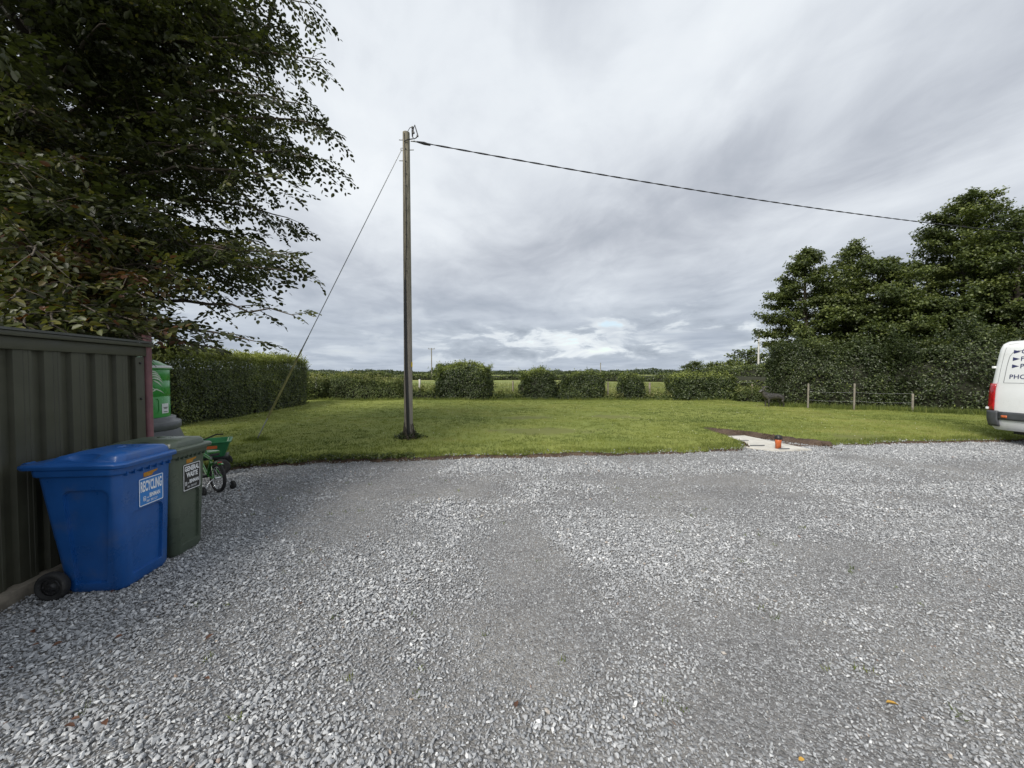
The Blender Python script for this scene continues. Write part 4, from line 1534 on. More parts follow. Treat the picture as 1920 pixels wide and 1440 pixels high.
# ------------------------------------------------------------------ oil tank
TKX, TKY = -6.28, 6.18
tank = empty('oil_tank', (TKX, TKY, 0))
tag(tank, 'bright green round oil tank on a dark grey base, half hidden behind the shed', 'tank')
RT = .585
MB().lathe([(.80, 0), (.80, .10), (.79, .14), (.76, .50), (.705, .66), (.70, .68)], 56).build('base', M['tankgrey'], tank)
MB().lathe([(.69, .66), (.725, .70), (.725, .80), (.70, .815), (.655, .82), (.655, .875), (.63, .885)], 56).build('base_ring', M['tankgrey'], tank)
MB().lathe([(.585, .86), (RT, .90), (RT, 1.20), (RT - .012, 1.215), (RT - .012, 1.228), (RT, 1.24), (RT, 1.47), (RT - .008, 1.48), (RT, 1.49), (RT, 1.66), (.565, 1.70)], 64).build('body', M['tank'], tank)
MB().lathe([(.60, 1.665), (.612, 1.685), (.60, 1.71), (.45, 1.80), (.25, 1.875), (.14, 1.90), (.001, 1.905)], 56, caps=False).build('lid', M['tank'], tank)
MB().lathe([(.612, 1.684), (.622, 1.70), (.610, 1.722), (.585, 1.730)], 56, caps=False).build('lid_edge_highlight', M['white'], tank)  # highlight along the lid rim, put in as a thin white band


def wrap(poly, zc, r, a0):
    """2-D outline (metres along the skin, height) laid on the round wall"""
    return [((r) * math.cos(a0 + q / RT), r * math.sin(a0 + q / RT), zc + h) for q, h in poly]


def face_angle(px, Y=5.72):
    """angle round the tank of the wall point seen at this photo column"""
    best = None
    for k in range(720):
        a = R(k * .5)
        x, y = TKX + RT * math.cos(a), TKY + RT * math.sin(a)
        if (x * math.cos(a) + y * math.sin(a)) > 0:
            continue
        e = abs(960 + F_PX * x / y - px)
        if best is None or e < best[0]:
            best = (e, a)
    return best[1]


A0 = face_angle(287)


def skin_patch(name, polys, mat, r=RT + .003, zc=1.46):
    mb = MB()
    for poly in polys:
        m_ = len(poly) // 2
        a_, b_ = poly[:m_], list(reversed(poly[m_:]))
        va, vb = wrap(a_, zc, r, A0), wrap(b_, zc, r, A0)
        mb.add(va + vb, [(k, k + 1, m_ + k + 1, m_ + k) for k in range(m_ - 1)])
    return mb.build(name, mat, tank)


def feather(x0, z0, x1, z1, w, bow):
    x0, z0, x1, z1, w, bow = (q * 1.25 for q in (x0, z0, x1, z1, w, bow))
    a, b = [], []
    for k in range(6):
        t = k / 5
        x, z = x0 + (x1 - x0) * t, z0 + (z1 - z0) * t + bow * math.sin(math.pi * t)
        ww = w * math.sin(math.pi * min(1, .12 + t * .88)) + .001
        a.append((x, z + ww / 2))
        b.append((x, z - ww / 2))
    return a + list(reversed(b))


sk = [feather(-.06, .115, .07, .10, .016, .03), feather(-.04, .10, .105, .055, .020, .03), feather(-.03, .08, .13, .01, .022, .03), feather(-.015, .05, .145, -.03, .024, .028), feather(.0, .02, .12, -.065, .022, .015),
      feather(-.09, .06, -.01, -.03, .022, .03), feather(-.09, .02, -.02, -.05, .016, .025), feather(-.10, -.06, .02, -.10, .022, .02), feather(0., -.085, .16, -.155, .014, .01), feather(-.02, -.12, .05, -.085, .018, .0)]
lg = skin_patch('emblem', sk, M['tanksilver'])
A1 = face_angle(309)
mb = MB()
ql = [(-.085, 0), (-.03, 0), (.03, 0), (.085, 0), (.085, .16), (.03, .16), (-.03, .16), (-.085, .16)]
va = [((RT + .004) * math.cos(A1 + q / RT), (RT + .004) * math.sin(A1 + q / RT), .945 + h) for q, h in ql]
mb.add(va, [(0, 1, 6, 7), (1, 2, 5, 6), (2, 3, 4, 5)])
no = mb.build('notice', M['white'], tank)
for zq, w2 in ((1.035, .055), (1.02, .04), (.965, .05)):
    mb = MB()
    va = [((RT + .006) * math.cos(A1 + q / RT), (RT + .006) * math.sin(A1 + q / RT), zq + h) for q, h in ((-w2, 0), (0, 0), (w2, 0), (w2, .010), (0, .010), (-w2, .010))]
    mb.add(va, [(0, 1, 4, 5), (1, 2, 3, 4)])
    mb.build('notice_line', M['vangrey'], no)
# moulded hatch outline in the lower half
mb = MB()
A2 = face_angle(283)
for pts in ([(-.25, 1.19), (.09, 1.19), (.115, 1.165), (.115, 1.0), (.09, .965), (-.25, .955)],):
    mb.tube([((RT + .002) * math.cos(A2 + q / RT), (RT + .002) * math.sin(A2 + q / RT), z) for q, z in pts], .008, 6)
mb.build('hatch_moulding', M['tank'], tank)

# ------------------------------------------------------------------ child's bicycle
def wheel_parts(root, name, c, rad, mtx, tyre_r, rim_mat, n_spokes=14):
    Mx = mtx @ Matrix.Translation(c) @ Matrix.Rotation(R(90), 4, 'X')
    w = MB().torus(rad - tyre_r, tyre_r, 32, 8, Mx).build(name, M['rubber'], root)
    MB().torus(rad - 2.2 * tyre_r, tyre_r * .38, 32, 6, Mx).build('rim', rim_mat, w)
    sp = MB()
    for k in range(n_spokes):
        a = 2 * math.pi * k / n_spokes
        sp.tube([(.012 * math.cos(a + .5), .012 * math.sin(a + .5), .02 * (-1) ** k), ((rad - 2.2 * tyre_r) * math.cos(a), (rad - 2.2 * tyre_r) * math.sin(a), 0)], .0022, 4, False, Mx)
    sp.build('spokes', M['chrome'], w)["kind"] = "stuff"
    MB().tube([(0, 0, -.035), (0, 0, .035)], .016, 10, True, Mx).build('hub', M['chrome'], w)
    return w


# local frame: +x is forward, y sideways, rear axle at the origin
bw = gnd(407, 924)
bike = empty('childs_bicycle', (bw.x, bw.y + .02, 0), R(152))
tag(bike, 'small green bicycle with stabiliser wheels parked behind the bins', 'bicycle')
I4 = Matrix.Identity(4)
wheel_parts(bike, 'wheel', (0, 0, .195), .195, I4, .022, M['chrome'])
wheel_parts(bike, 'wheel', (.66, 0, .195), .195, I4, .022, M['chrome'])
fr = MB()
bb, st_, hd = (.27, 0, .19), (.17, 0, .43), (.55, 0, .46)
for a, b, r_ in ((bb, st_, .016), (bb, hd, .019), (st_, (.54, 0, .52), .017), ((.53, 0, .56), (.57, 0, .40), .02)):
    fr.tube([a, b], r_, 10)
for s in (-1, 1):
    fr.tube([bb, (.0, s * .05, .195)], .010, 8)
    fr.tube([(.17, 0, .40), (.0, s * .05, .195)], .009, 8)
    fr.tube([(.575, s * .02, .39), (.60, s * .045, .36), (.66, s * .05, .195)], .011, 8)
fr.build('frame', M['bikegreen'], bike)
sd = MB()
sd.loft([[(a, b * w_, z) for a, b in ((0, 0.0), (.02, .5), (.10, .42), (.2, .16), (.23, 0), (.2, -.16), (.10, -.42), (.02, -.5))] for z, w_ in ((.505, .10), (.53, .15), (.55, .13))], M=Matrix.Translation((.06, 0, 0)))
sd.build('saddle', M['bikegreen'], bike, .01)
MB().box((.075, 0, .505), (.06, .10, .035)).build('saddle_pad', M['black'], bike, .008)
MB().tube([(.17, 0, .42), (.155, 0, .51)], .012, 8).build('seat_post', M['chrome'], bike)
hb_ = MB()
hb_.tube([(.53, 0, .55), (.51, 0, .63), (.50, .06, .66), (.46, .20, .72), (.40, .26, .72)], .010, 8)
hb_.tube([(.50, 0, .65), (.50, -.06, .66), (.46, -.20, .72), (.40, -.26, .72)], .010, 8)
hb_.build('handlebar', M['black'], bike)
MB().tube([(.27, -.07, .19), (.27, .07, .19)], .02, 10).build('crank', M['black'], bike)
MB().box((-.05, 0, .40), (.02, .05, .035)).build('reflector', M['red'], bike, .004)
MB().lathe([(.0, -.004), (.062, -.004), (.062, .004), (.0, .004)], 18, Matrix.Translation((.27, -.05, .19)) @ Matrix.Rotation(R(90), 4, 'X')).build('chain_guard', M['black'], bike)
mg = MB()
arc = [(.213 * math.cos(a), .195 + .213 * math.sin(a)) for a in (R(20 + 12 * k) for k in range(9))]
mg.loft([[(x_, -.03, z_), (x_ * 1.03, 0, .195 + (z_ - .195) * 1.04), (x_, .03, z_), (x_, 0, z_ - .004)] for x_, z_ in arc])
mg.build('mudguard', M['bikegreen'], bike)
for s in (-1, 1):
    sb_ = MB().tube([(0, s * .05, .195), (-.005, s * .10, .16), (-.01, s * .155, .065)], .008, 8).build('stabiliser', M['chrome'], bike)
    sm_ = Matrix.Translation((-.01, s * .175, .060)) @ Matrix.Rotation(R(90), 4, 'X')
    MB().lathe([(.012, -.02), (.05, -.02), (.058, -.012), (.058, .012), (.05, .02), (.035, .02), (.03, .012), (.012, .014)], 20, sm_).build('small_wheel', M['rubber'], sb_)

# ------------------------------------------------------------------ garden cart
cart = empty('garden_cart', (-4.93, 6.05, 0), R(33))
cart.scale = (.9, .9, .88)
tag(cart, 'green tub garden cart with an orange label standing by the lawn edge behind the bicycle', 'cart')
tb = MB()
hx, hy = .44, .30
outer = [rrect(hx * k, hy * k, .05, z, 4) for z, k in ((.33, .80), (.36, .83), (.575, .98), (.58, 1.03), (.60, 1.04), (.605, 1.0))]
inner = [rrect(hx * k, hy * k, .05, z, 4) for z, k in ((.60, .955), (.37, .80), (.35, .78))]
tb.loft(outer + inner)
tb.build('tub', M['cartgreen'], cart, .004)
MB().box((0, 0, .30), (.80, .42, .045)).build('chassis', M['black'], cart, .006)
MB().box((.10, -hy * .93, .405), (.14, .012, .075)).build('bracket', M['cartgreen'], cart, .003)
lab_m = frame_matrix((.06, -hy * .945 + .004, .485), (1, 0, 0), (0, -.045, .21))
ol = MB().prism(round_poly(.20, .055, .008), .003).build('label_plate', M['orange'], cart)
ol.matrix_local = lab_m
MB().tube([(-.40, 0, .28), (-.75, 0, .25), (-1.0, 0, .55)], .014, 8).build('handle', M['black'], cart)
for sx in (-1, 1):
    MB().tube([(sx * .30, -.30, .145), (sx * .30, .30, .145)], .01, 8).build('axle', M['steel'], cart)
    for s in (-1, 1):
        wm = Matrix.Translation((sx * .30, s * .29, .145)) @ Matrix.Rotation(R(90), 4, 'X')
        w = MB().lathe([(.06, -.035), (.12, -.04), (.142, -.025), (.145, 0), (.142, .025), (.12, .04), (.06, .035)], 26, wm, caps=False).build('wheel', M['rubber'], cart)
        MB().lathe([(.065, -.03), (.065, .03), (.02, .034), (.001, .034)], 16, wm, caps=False).build('hub', M['black'], w)
        MB().lathe([(.065, .03), (.065, -.03), (.02, -.034), (.001, -.034)], 16, wm, caps=False).build('hub', M['black'], w)

# ------------------------------------------------------------------ power pole, guy wire, cable
pb = gnd(764, 824, .10)
POLE = Vector((pb.x, pb.y + .1, 0))
ptop = at(761, 249, POLE.y)
HP = ptop.z
pole = empty('power_pole', POLE)
tag(pole, 'weathered wooden power pole with a dark cable strip standing on the lawn', 'pole')
MB().tube([(0, 0, -.1), (0, 0, HP * .35), (-.003, 0, HP * .7), (-.004, 0, HP)], [.098, .092, .084, .077], 22).build('shaft', M['pole'], pole)
# cable cover on the face, lower half, a thin wire above
fx = lambda z: (-.03 + .02 * math.sin(z * .9))
MB().tube([(.012, -0.099, .05), (.02, -0.103, .25), (.006, -0.102, .9), (-.018, -0.099, 1.8), (-.026, -0.095, 2.8), (-.024, -0.093, 3.7)], [.034, .036, .034, .032, .030, .022], 10).build('cable_cover', M['black'], pole)
MB().tube([(-.024, -0.094, 3.65), (.010, -0.089, 4.6), (.004, -0.087, 5.6), (-.02, -0.083, HP - .25), (-.03, -0.081, HP - .05)], .008, 6).build('earth_wire', M['cable'], pole)
for k in range(11):
    z = 3.9 + k * .27
    if z < HP - .2:
        MB().box((.006, -0.093, z), (.03, .012, .012)).build('wire_clip', M['cable'], pole)
for z, s in ((HP - .16, -1), (HP - .38, 1), (HP - .62, -1)):
    MB().tube([(0, 0, z), (s * .165, 0, z + .004)], .011, 7).build('step_bolt', M['steel'], pole)
MB().box((.062, -0.083, 1.80), (.03, .012, .11), Matrix.Rotation(R(30), 4, 'Z')).build('marker_plate', plain('yellow_plate', (.55, .40, .03), .4), pole)
# fittings at the top
ft = MB()
ft.tube([(.05, -.06, HP + .0), (.10, -.07, HP + .07), (.16, -.08, HP + .075)], .007, 6)
ft.tube([(.155, -.08, HP + .09), (.15, -.09, HP - .02), (.155, -.09, HP - .13), (.19, -.09, HP - .19), (.25, -.09, HP - .16), (.275, -.09, HP - .10), (.24, -.09, HP + .02), (.21, -.08, HP + .12), (.18, -.08, HP + .05), (.16, -.08, HP - .12)], .012, 7)
ft.build('jumper_loop', M['cable'], pole)
for z, xq in ((HP + .065, .155), (HP - .05, .185), (HP - .12, .27)):
    MB().box((xq, -.085, z), (.04, .035, .04)).build('connector', M['black'], pole, .006)
MB().tube([(-.03, -.10, HP - .24), (.06, -.105, HP - .21), (.16, -.06, HP - .17)], .012, 7).build('bracket_arm', M['black'], pole)
MB().tube([(.10, 0, HP - .18), (.18, -.02, HP - .20), (.24, -.02, HP - .21)], .016, 8).build('eye_bolt', M['steel'], pole)
# ivy, roots and bare soil at the foot
mb = MB()
mb.lathe([(.36, .06), (.30, .10), (.18, .135), (.11, .15)], 20, caps=False)
mb.build('foot_mound', M['soil'], pole)
vn = MB()
for k in range(22):
    a = random.uniform(0, 6.28)
    q = random.uniform(.14, .38)
    vn.tube([(.10 * math.cos(a), .10 * math.sin(a), random.uniform(.22, .5)), (.15 * math.cos(a + .2), .15 * math.sin(a + .2), .18), (q * math.cos(a + .4), q * math.sin(a + .4), .10)], [.008, .012, .006], 5)
vn.build('roots', M['bark'], pole)["kind"] = "stuff"
n_ = 520
a = rng.random(n_) * 6.283
q = .10 + np.abs(rng.normal(0, .13, n_))
P = np.stack([q * np.cos(a), q * np.sin(a), .10 + .16 * np.exp(-q * 6) * rng.random(n_) * 2], 1)
Dd = np.stack([np.cos(a), np.sin(a), rng.uniform(-.2, .9, n_)], 1) + rng.normal(0, .5, (n_, 3))
link_mesh('foot_weeds', leaf_mesh('foot_weeds', P, Dd, rng.normal(0, .5, (n_, 3)) + np.array([0, 0, 1.]), rng.uniform(.03, .09, n_), rng.uniform(.02, .05, n_), np.clip(rng.normal(.3, .2, n_), 0, 1)), M['hedge'], pole)["kind"] = "stuff"

ga = gnd(478, 828, .10)
g_top = Vector((POLE.x - .10, POLE.y - .02, at(753, 281, POLE.y).z))
guy = empty('guy_wire', (ga.x, ga.y, .06))
tag(guy, 'slanting steel guy wire with a yellowed guard anchored in the lawn', 'wire')
gd = g_top - Vector(guy.location)
pt = lambda t: tuple(gd * t)
MB().tube([pt(.055), pt(1.0)], .0085, 6).build('strand', M['steel'], guy)
MB().tube([pt(.085), pt(.20), pt(.315)], [.024, .024, .018], 8).build('guard', plain('guy_guard', (.27, .25, .10), .6, var=.25, scale=10), guy)
MB().tube([pt(.315), pt(.36)], [.013, .011], 8).build('grip_wrap', M['steel'], guy)
tl = MB()
sidev = Vector((.6, -.8, 0)).normalized() * .035
for s in (-1, 1):
    tl.tube([Vector(pt(.085)), Vector(pt(.075)) + sidev * s, Vector(pt(.030)) + sidev * s, Vector(pt(.022))], .008, 6)
tl.build('turnbuckle', M['steel'], guy)
MB().tube([Vector(pt(.030)) - sidev * 2.2, Vector(pt(.030)) + sidev * 2.2], .008, 6).build('cross_pin', M['steel'], guy)
MB().tube([pt(-.01), pt(.055)], .011, 7).build('anchor_rod', M['steel'], guy)
MB().torus(.03, .008, 14, 6, Matrix.Translation(gd) @ Matrix.Rotation(R(90), 4, 'X')).build('thimble', M['steel'], guy)
x = ga.x + rng.normal(.05, .12, 260)
y = ga.y + rng.normal(0, .08, 260)
go_ = blades('anchor_tuft', x, y, lawn_z(x, y) - .01, .05 + .07 * rng.random(260), .012, np.clip(rng.normal(.25, .15, 260), 0, 1), M['grass'], .8, 4, .03)
tag(go_, 'longer grass tuft round the guy wire anchor', 'grass', kind='stuff')

c0 = Vector((POLE.x + .24, POLE.y - .02, HP - .21))
c1p = at(1725, 416, 13.6)
c2 = c0 + (c1p - c0) * 2.35
cable = MB()
n_ = 700
L_ = (c2 - c0).length
target = at(1250, 348, 1.0)
pts0 = [c0.lerp(c2, k / n_) for k in range(n_ + 1)]
# sag so that the span passes a little below the straight chord
sag = .62
for k, p in enumerate(pts0):
    t = k / n_
    p.z += -4 * sag * t * (1 - t) + (1 - abs(2 * t - 1)) * 0
# keep the sighted point on the line after sagging
t1 = 1 / 2.35
corr = 4 * sag * t1 * (1 - t1)
for k, p in enumerate(pts0):
    p.z += corr * (k / n_) / t1
dirv = (c2 - c0).normalized()
sv = dirv.cross(Vector((0, 0, 1))).normalized()
uv_ = sv.cross(dirv)
cb = empty('overhead_cable', c0)
tag(cb, 'black twisted overhead cable running from the pole top into the trees', 'cable')
for ph in (0, math.pi):
    pts = []
    for k, p in enumerate(pts0):
        a = ph + (p - c0).length / .9 * 2 * math.pi
        tw = min(1, (p - c0).length / .3)
        pts.append(p - c0 + (sv * math.cos(a) + uv_ * math.sin(a)) * .0095 * tw)
    MB().tube(pts, .0095, 5).build('strand', M['cable'], cb)
MB().tube([(0, 0, 0), dirv * .16 + Vector((0, 0, -.01)), dirv * .30 + Vector((0, 0, -.025))], [.016, .034, .020], 8).build('dead_end_clamp', M['black'], cb)

# distant poles
for k, (px, ptp, Y, lab, arm) in enumerate(((809, 653, 98, 'distant pole with a short crossarm, over the meadow behind the largest bush', True), (1423, 621, 60, 'distant pale pole rising beside the tree group', False), (1126, 680, 190, 'tiny far pole on the skyline above the square bush', False))):
    t_ = at(px, ptp, Y)
    r_ = empty('utility_pole', (t_.x, Y, -.03))
    tag(r_, lab, 'pole', 'distant utility poles')
    MB().tube([(0, 0, 0), (0, 0, t_.z + .03)], [.15, .11] if k < 2 else [.2, .18], 8).build('shaft', M['pole'] if k != 1 else M['concpost'], r_)
    if arm:
        MB().box((0, 0, t_.z - .15), (1.6, .12, .12)).build('crossarm', M['timber'], r_)
        for xq in (-.7, 0, .7):
            MB().lathe([(.05, 0), (.07, .1), (.04, .22)], 8, Matrix.Translation((xq, 0, t_.z - .09))).build('insulator', M['tankgrey'], r_)
    else:
        MB().box((.12, 0, t_.z - .25), (.3, .16, .3)).build('fitting', M['tankgrey'], r_)

# ------------------------------------------------------------------ fences
def post_fence(label, posts, mat, wires=(.45, .8, 1.1), rad=.05, square=False):
    p0 = posts[0]
    root = empty('wire_fence', (p0[0], p0[1], 0))
    tag(root, label, 'fence')
    tops = []
    for x_, y_, h_, m_, r_ in posts:
        lx, ly = x_ - p0[0], y_ - p0[1]
        le = random.uniform(-.02, .02)
        if square:
            MB().box((lx, ly, h_ / 2 - .05), (r_ * 2, r_ * 2, h_ + .1)).build('post', m_, root, .008)
        else:
            MB().tube([(lx, ly, -.1), (lx + le, ly + le, h_ - .02), (lx + le, ly + le, h_)], [r_, r_ * .95, r_ * .7], 9).build('post', m_, root)
        tops.append((lx, ly))
    for wz in wires:
        pts = []
        for a_, b_ in zip(tops[:-1], tops[1:]):
            for k in range(5):
                t = k / 5
                pts.append((a_[0] + (b_[0] - a_[0]) * t, a_[1] + (b_[1] - a_[1]) * t, wz - .03 * 4 * t * (1 - t)))
        pts.append((*tops[-1], wz))
        MB().tube(pts, .003, 4).build('wire', M['steel'], root)
    return root


fy = BY + 1.5
def fp(px, ptop_, Y, mat, r=.05):
    p = at(px, ptop_, Y)
    return (p.x, Y, p.z, mat, r)


post_fence('field fence of wooden and pale concrete posts behind the bushes',
           [fp(593, 707, fy, M['concpost'], .06), fp(690, 716, fy, M['timber']), fp(787, 711, fy, M['concpost'], .06), fp(870, 716, fy, M['timber']), fp(962, 714, fy, M['timber'], .045), fp(1049, 716, fy - .1, M['timber']),
            fp(1140, 716, 21.6, M['timber'], .045), fp(1218, 717, 22, M['timber'], .06), fp(1320, 718, 22, M['timber']), fp(1410, 720, 21, M['timber'])], M['timber'])
q1, q2, q3 = gnd(1513, 768, .08), gnd(1599, 771.5, .08), gnd(1708, 776, .08)
post_fence('row of slim pale posts along the foot of the overgrown hedge',
           [(q1.x, q1.y - .05, at(1513, 719, q1.y).z, M['palepost'], .034), (q2.x, q2.y - .05, at(1599, 719, q2.y).z, M['palepost'], .034), (q3.x, q3.y - .05, at(1706, 738, q3.y).z, M['palepost'], .036)], M['timber'], wires=(.5, .85))

# ------------------------------------------------------------------ slab and drain pipe
slab = empty('concrete_slab', (5.6, 8.6, 0))
tag(slab, 'pale concrete slab set in the dug notch of the lawn', 'slab')
c_ = [gnd(1345, 817.5, .06), gnd(1396, 816, .06), gnd(1522, 842, .04), gnd(1452, 844, .04), gnd(1400, 836, .05)]
mb = MB()
top = [(p.x - 5.6, p.y - 8.6, .055 - .02 * (p.y < 8.6)) for p in c_]
bot = [(x_, y_, -.02) for x_, y_, z_ in top]
n = 5
mb.add(top + bot, [tuple(range(n)), tuple(reversed(range(n, 2 * n)))] + [(k, (k + 1) % n, n + (k + 1) % n, n + k) for k in range(n)])
bmf = mb.mesh('slab')
bm = bmesh.new()
bm.from_mesh(bmf)
bmesh.ops.recalc_face_normals(bm, faces=bm.faces)
bm.to_mesh(bmf)
bm.free()
sl = link_mesh('slab_body', bmf, M['concrete'], slab)
for k, (px, py, w_) in enumerate(((1395, 826, .20), (1420, 835, .30), (1470, 841, .22))):
    g = gnd(px, py, .05)
    MB().box((g.x - 5.6, g.y - 8.6, .050), (w_, .035, .014), Matrix.Rotation(0, 4, 'Z')).build('chip', M['tankgrey'], slab, .003)
pp_ = gnd(1459, 840, .045)
pipe = empty('drain_pipe', (pp_.x, pp_.y, .035))
tag(pipe, 'short upright orange drain pipe with a black cap on the concrete slab', 'pipe')
MB().lathe([(.054, 0), (.054, .11), (.059, .12), (.059, .19), (.055, .195)], 24).build('pipe_body', M['orange'], pipe)
MB().lathe([(.060, .188), (.064, .195), (.064, .235), (.057, .245), (.057, .252), (.052, .275), (.026, .285), (.001, .286)], 24, caps=False).build('cap', M['black'], pipe)
for k in range(8):
    a = R(45 * k)
    MB().box((.063 * math.cos(a), .063 * math.sin(a), .217), (.012, .012, .04)).build('cap_rib', M['black'], pipe)

# ------------------------------------------------------------------ animal sculpture
sc_p = gnd(1443, 765, .10)
def skin_animal(name, joints, edges, rads, mat, parent, sub=2):
    me = bpy.data.meshes.new(name)
    me.from_pydata(joints, edges, [])
    ob = bpy.data.objects.new(name, me)
    COL.objects.link(ob)
    md = ob.modifiers.new('skin', 'SKIN')
    for i_, r_ in enumerate(rads):
        me.skin_vertices[0].data[i_].radius = (r_, r_) if not hasattr(r_, '__len__') else r_
    me.skin_vertices[0].data[0].use_root = True
    md.use_smooth_shade = True
    s_ = ob.modifiers.new('sub', 'SUBSURF')
    s_.levels = s_.render_levels = sub
    dg = bpy.context.evaluated_depsgraph_get()
    m2 = bpy.data.meshes.new_from_object(ob.evaluated_get(dg))
    bpy.data.objects.remove(ob)
    return link_mesh(name, m2, mat, parent)


deer = empty('animal_sculpture', (sc_p.x + .12, sc_p.y, .09), R(6))
deer.scale = (1.1, 1.1, 1.0)
tag(deer, 'dark bronze horned animal sculpture standing on the lawn before the scrub', 'sculpture')
J, E, Rd = [], [], []
def jn(p, r_, prev=None):
    J.append(p)
    Rd.append(r_)
    if prev is not None:
        E.append((prev, len(J) - 1))
    return len(J) - 1


# head towards -x
a0 = jn((.0, 0, .50), (.125, .155))
a1 = jn((-.20, 0, .51), (.125, .165), a0)
a2 = jn((.22, 0, .52), (.115, .14), a0)
a3 = jn((.38, 0, .51), (.115, .14), a2)
n1 = jn((-.32, 0, .58), (.115, .14), a1)
n2_ = jn((-.40, 0, .70), (.068, .075), n1)
h1 = jn((-.43, 0, .80), .075, n2_)
h2 = jn((-.52, 0, .73), .058, h1)
h3 = jn((-.57, 0, .68), .04, h2)
t1_ = jn((.47, 0, .54), .02, a3)
t2_ = jn((.52, 0, .46), .014, t1_)
for s in (-1, 1):
    f1 = jn((-.22, s * .08, .38), .05, a1)
    f2 = jn((-.23, s * .085, .22), .026, f1)
    f3 = jn((-.22, s * .085, .06), .018, f2)
    f4 = jn((-.235, s * .085, .01), .022, f3)
    r1 = jn((.38, s * .085, .38), .065, a3)
    r2 = jn((.33, s * .09, .28), .035, r1)
    r3 = jn((.42, s * .09, .20), .022, r2)
    r4 = jn((.40, s * .09, .05), .017, r3)
    r5 = jn((.385, s * .09, .01), .022, r4)
skin_animal('body', J, E, Rd, M['bronze'], deer)
for s in (-1, 1):
    MB().tube([(-.41, s * .03, .84), (-.36, s * .05, .93), (-.27, s * .07, .95), (-.20, s * .08, .89), (-.19, s * .085, .82)], [.020, .018, .015, .011, .005], 7).build('horn', M['bronze'], deer)
    MB().tube([(-.42, s * .05, .80), (-.39, s * .12, .80), (-.37, s * .15, .79)], [.016, .02, .004], 6).build('ear', M['bronze'], deer)

# ------------------------------------------------------------------ van
VX, VY = 11.08, 8.93                 # side plane and rear end; it points towards the viewer, out of the picture
van = empty('parked_van', (VX + .97, VY, 0))
tag(van, 'white panel van parked at the gravel edge with its red tail light showing', 'van')
# local frame: +x across (away from the seen side is +x), -y forward
SEC = [(.31, .86), (.38, .93), (.55, .965), (.80, .97), (1.02, .97), (1.22, .965), (1.30, .955), (1.36, .955), (2.02, .91), (2.16, .89), (2.26, .845), (2.325, .72), (2.355, .40), (2.365, 0.0)]


def lean(z):
    return .05 * max(0, .55 - z) * 2 + (.03 * max(0, (z - .75)) + .07 * max(0, (z - 1.3)) ** 1.25)


def van_half(z):
    zs, ws = zip(*SEC)
    return float(np.interp(z, zs, ws))


stations = [(0.0, .955, 1.0), (.035, .985, 1.0), (.10, 1.0, 1.0), (.6, 1.0, 1.0), (2.6, 1.0, 1.0), (3.35, 1.0, .995), (3.75, .985, .95), (4.45, .96, .58), (5.0, .93, .50), (5.22, .82, .42)]
rings = []
for l, kw, kt in stations:
    ring = []
    for z, w_ in SEC:
        zz_ = .34 + (z - .34) * kt
        ln = lean(zz_) * max(0, 1 - l / .6)
        ring.append((-w_ * kw, -(l + ln), zz_))
    for z, w_ in reversed(SEC[:-1]):
        zz_ = .34 + (z - .34) * kt
        ln = lean(zz_) * max(0, 1 - l / .6)
        ring.append((w_ * kw, -(l + ln), zz_))
    rings.append(ring)
mb = MB()
mb.loft(rings, smooth=True)
vb = mb.build('body', M['vanwhite'], van)
bm = bmesh.new()
bm.from_mesh(vb.data)
bmesh.ops.recalc_face_normals(bm, faces=bm.faces)
bm.to_mesh(vb.data)
bm.free()
vb.data.set_sharp_from_angle(angle=R(40))


def side_strip(name, l0, l1, z0, z1, mat, out=.006, nl=6, nz=4, wrap_rear=False, shape=None):
    """panel following the seen side of the body, standing proud of it"""
    vs, fs = [], []
    for j in range(nz + 1):
        z = z0 + (z1 - z0) * j / nz
        for i_ in range(nl + 1):
            l = l0 + (l1 - l0) * i_ / nl
            kw = float(np.interp(l, [0, .035, .10, .6], [.955, .985, 1, 1]))
            ln = lean(z) * max(0, 1 - l / .6)
            vs.append((-van_half(z) * kw - out, -(l + ln), z))
    for j in range(nz):
        for i_ in range(nl):
            q = j * (nl + 1) + i_
            fs.append((q, q + nl + 1, q + nl + 2, q + 1))
    mb = MB()
    mb.add(vs, fs, True)
    o_ = mb.build(name, mat, van)
    md = o_.modifiers.new('thick', 'SOLIDIFY')
    md.thickness = out + .012
    md.offset = 1 if False else -1
    return o_


side_strip('tail_light', -.012, .125, .755, 1.365, M['taillight'], .010, 6, 8)
side_strip('side_moulding', .19, 4.3, .555, .735, M['vangrey'], .012, 30, 4)
side_strip('bumper', -.03, .20, .40, .75, M['vangrey'], .014, 6, 6)
side_strip('side_reflector', .27, .37, .60, .655, M['orange'], .018, 4, 2)
# seams as thin recessed-looking lines
def seam(pts, r_=.006, name='seam', mat=None):
    vs = []
    for l, z in pts:
        kw = float(np.interp(l, [0, .035, .10, .6], [.955, .985, 1, 1]))
        ln = lean(z) * max(0, 1 - l / .6)
        vs.append((-van_half(z) * kw, -(l + ln), z))
    return MB().tube(vs, r_, 5).build(name, mat or M['seam'], van)


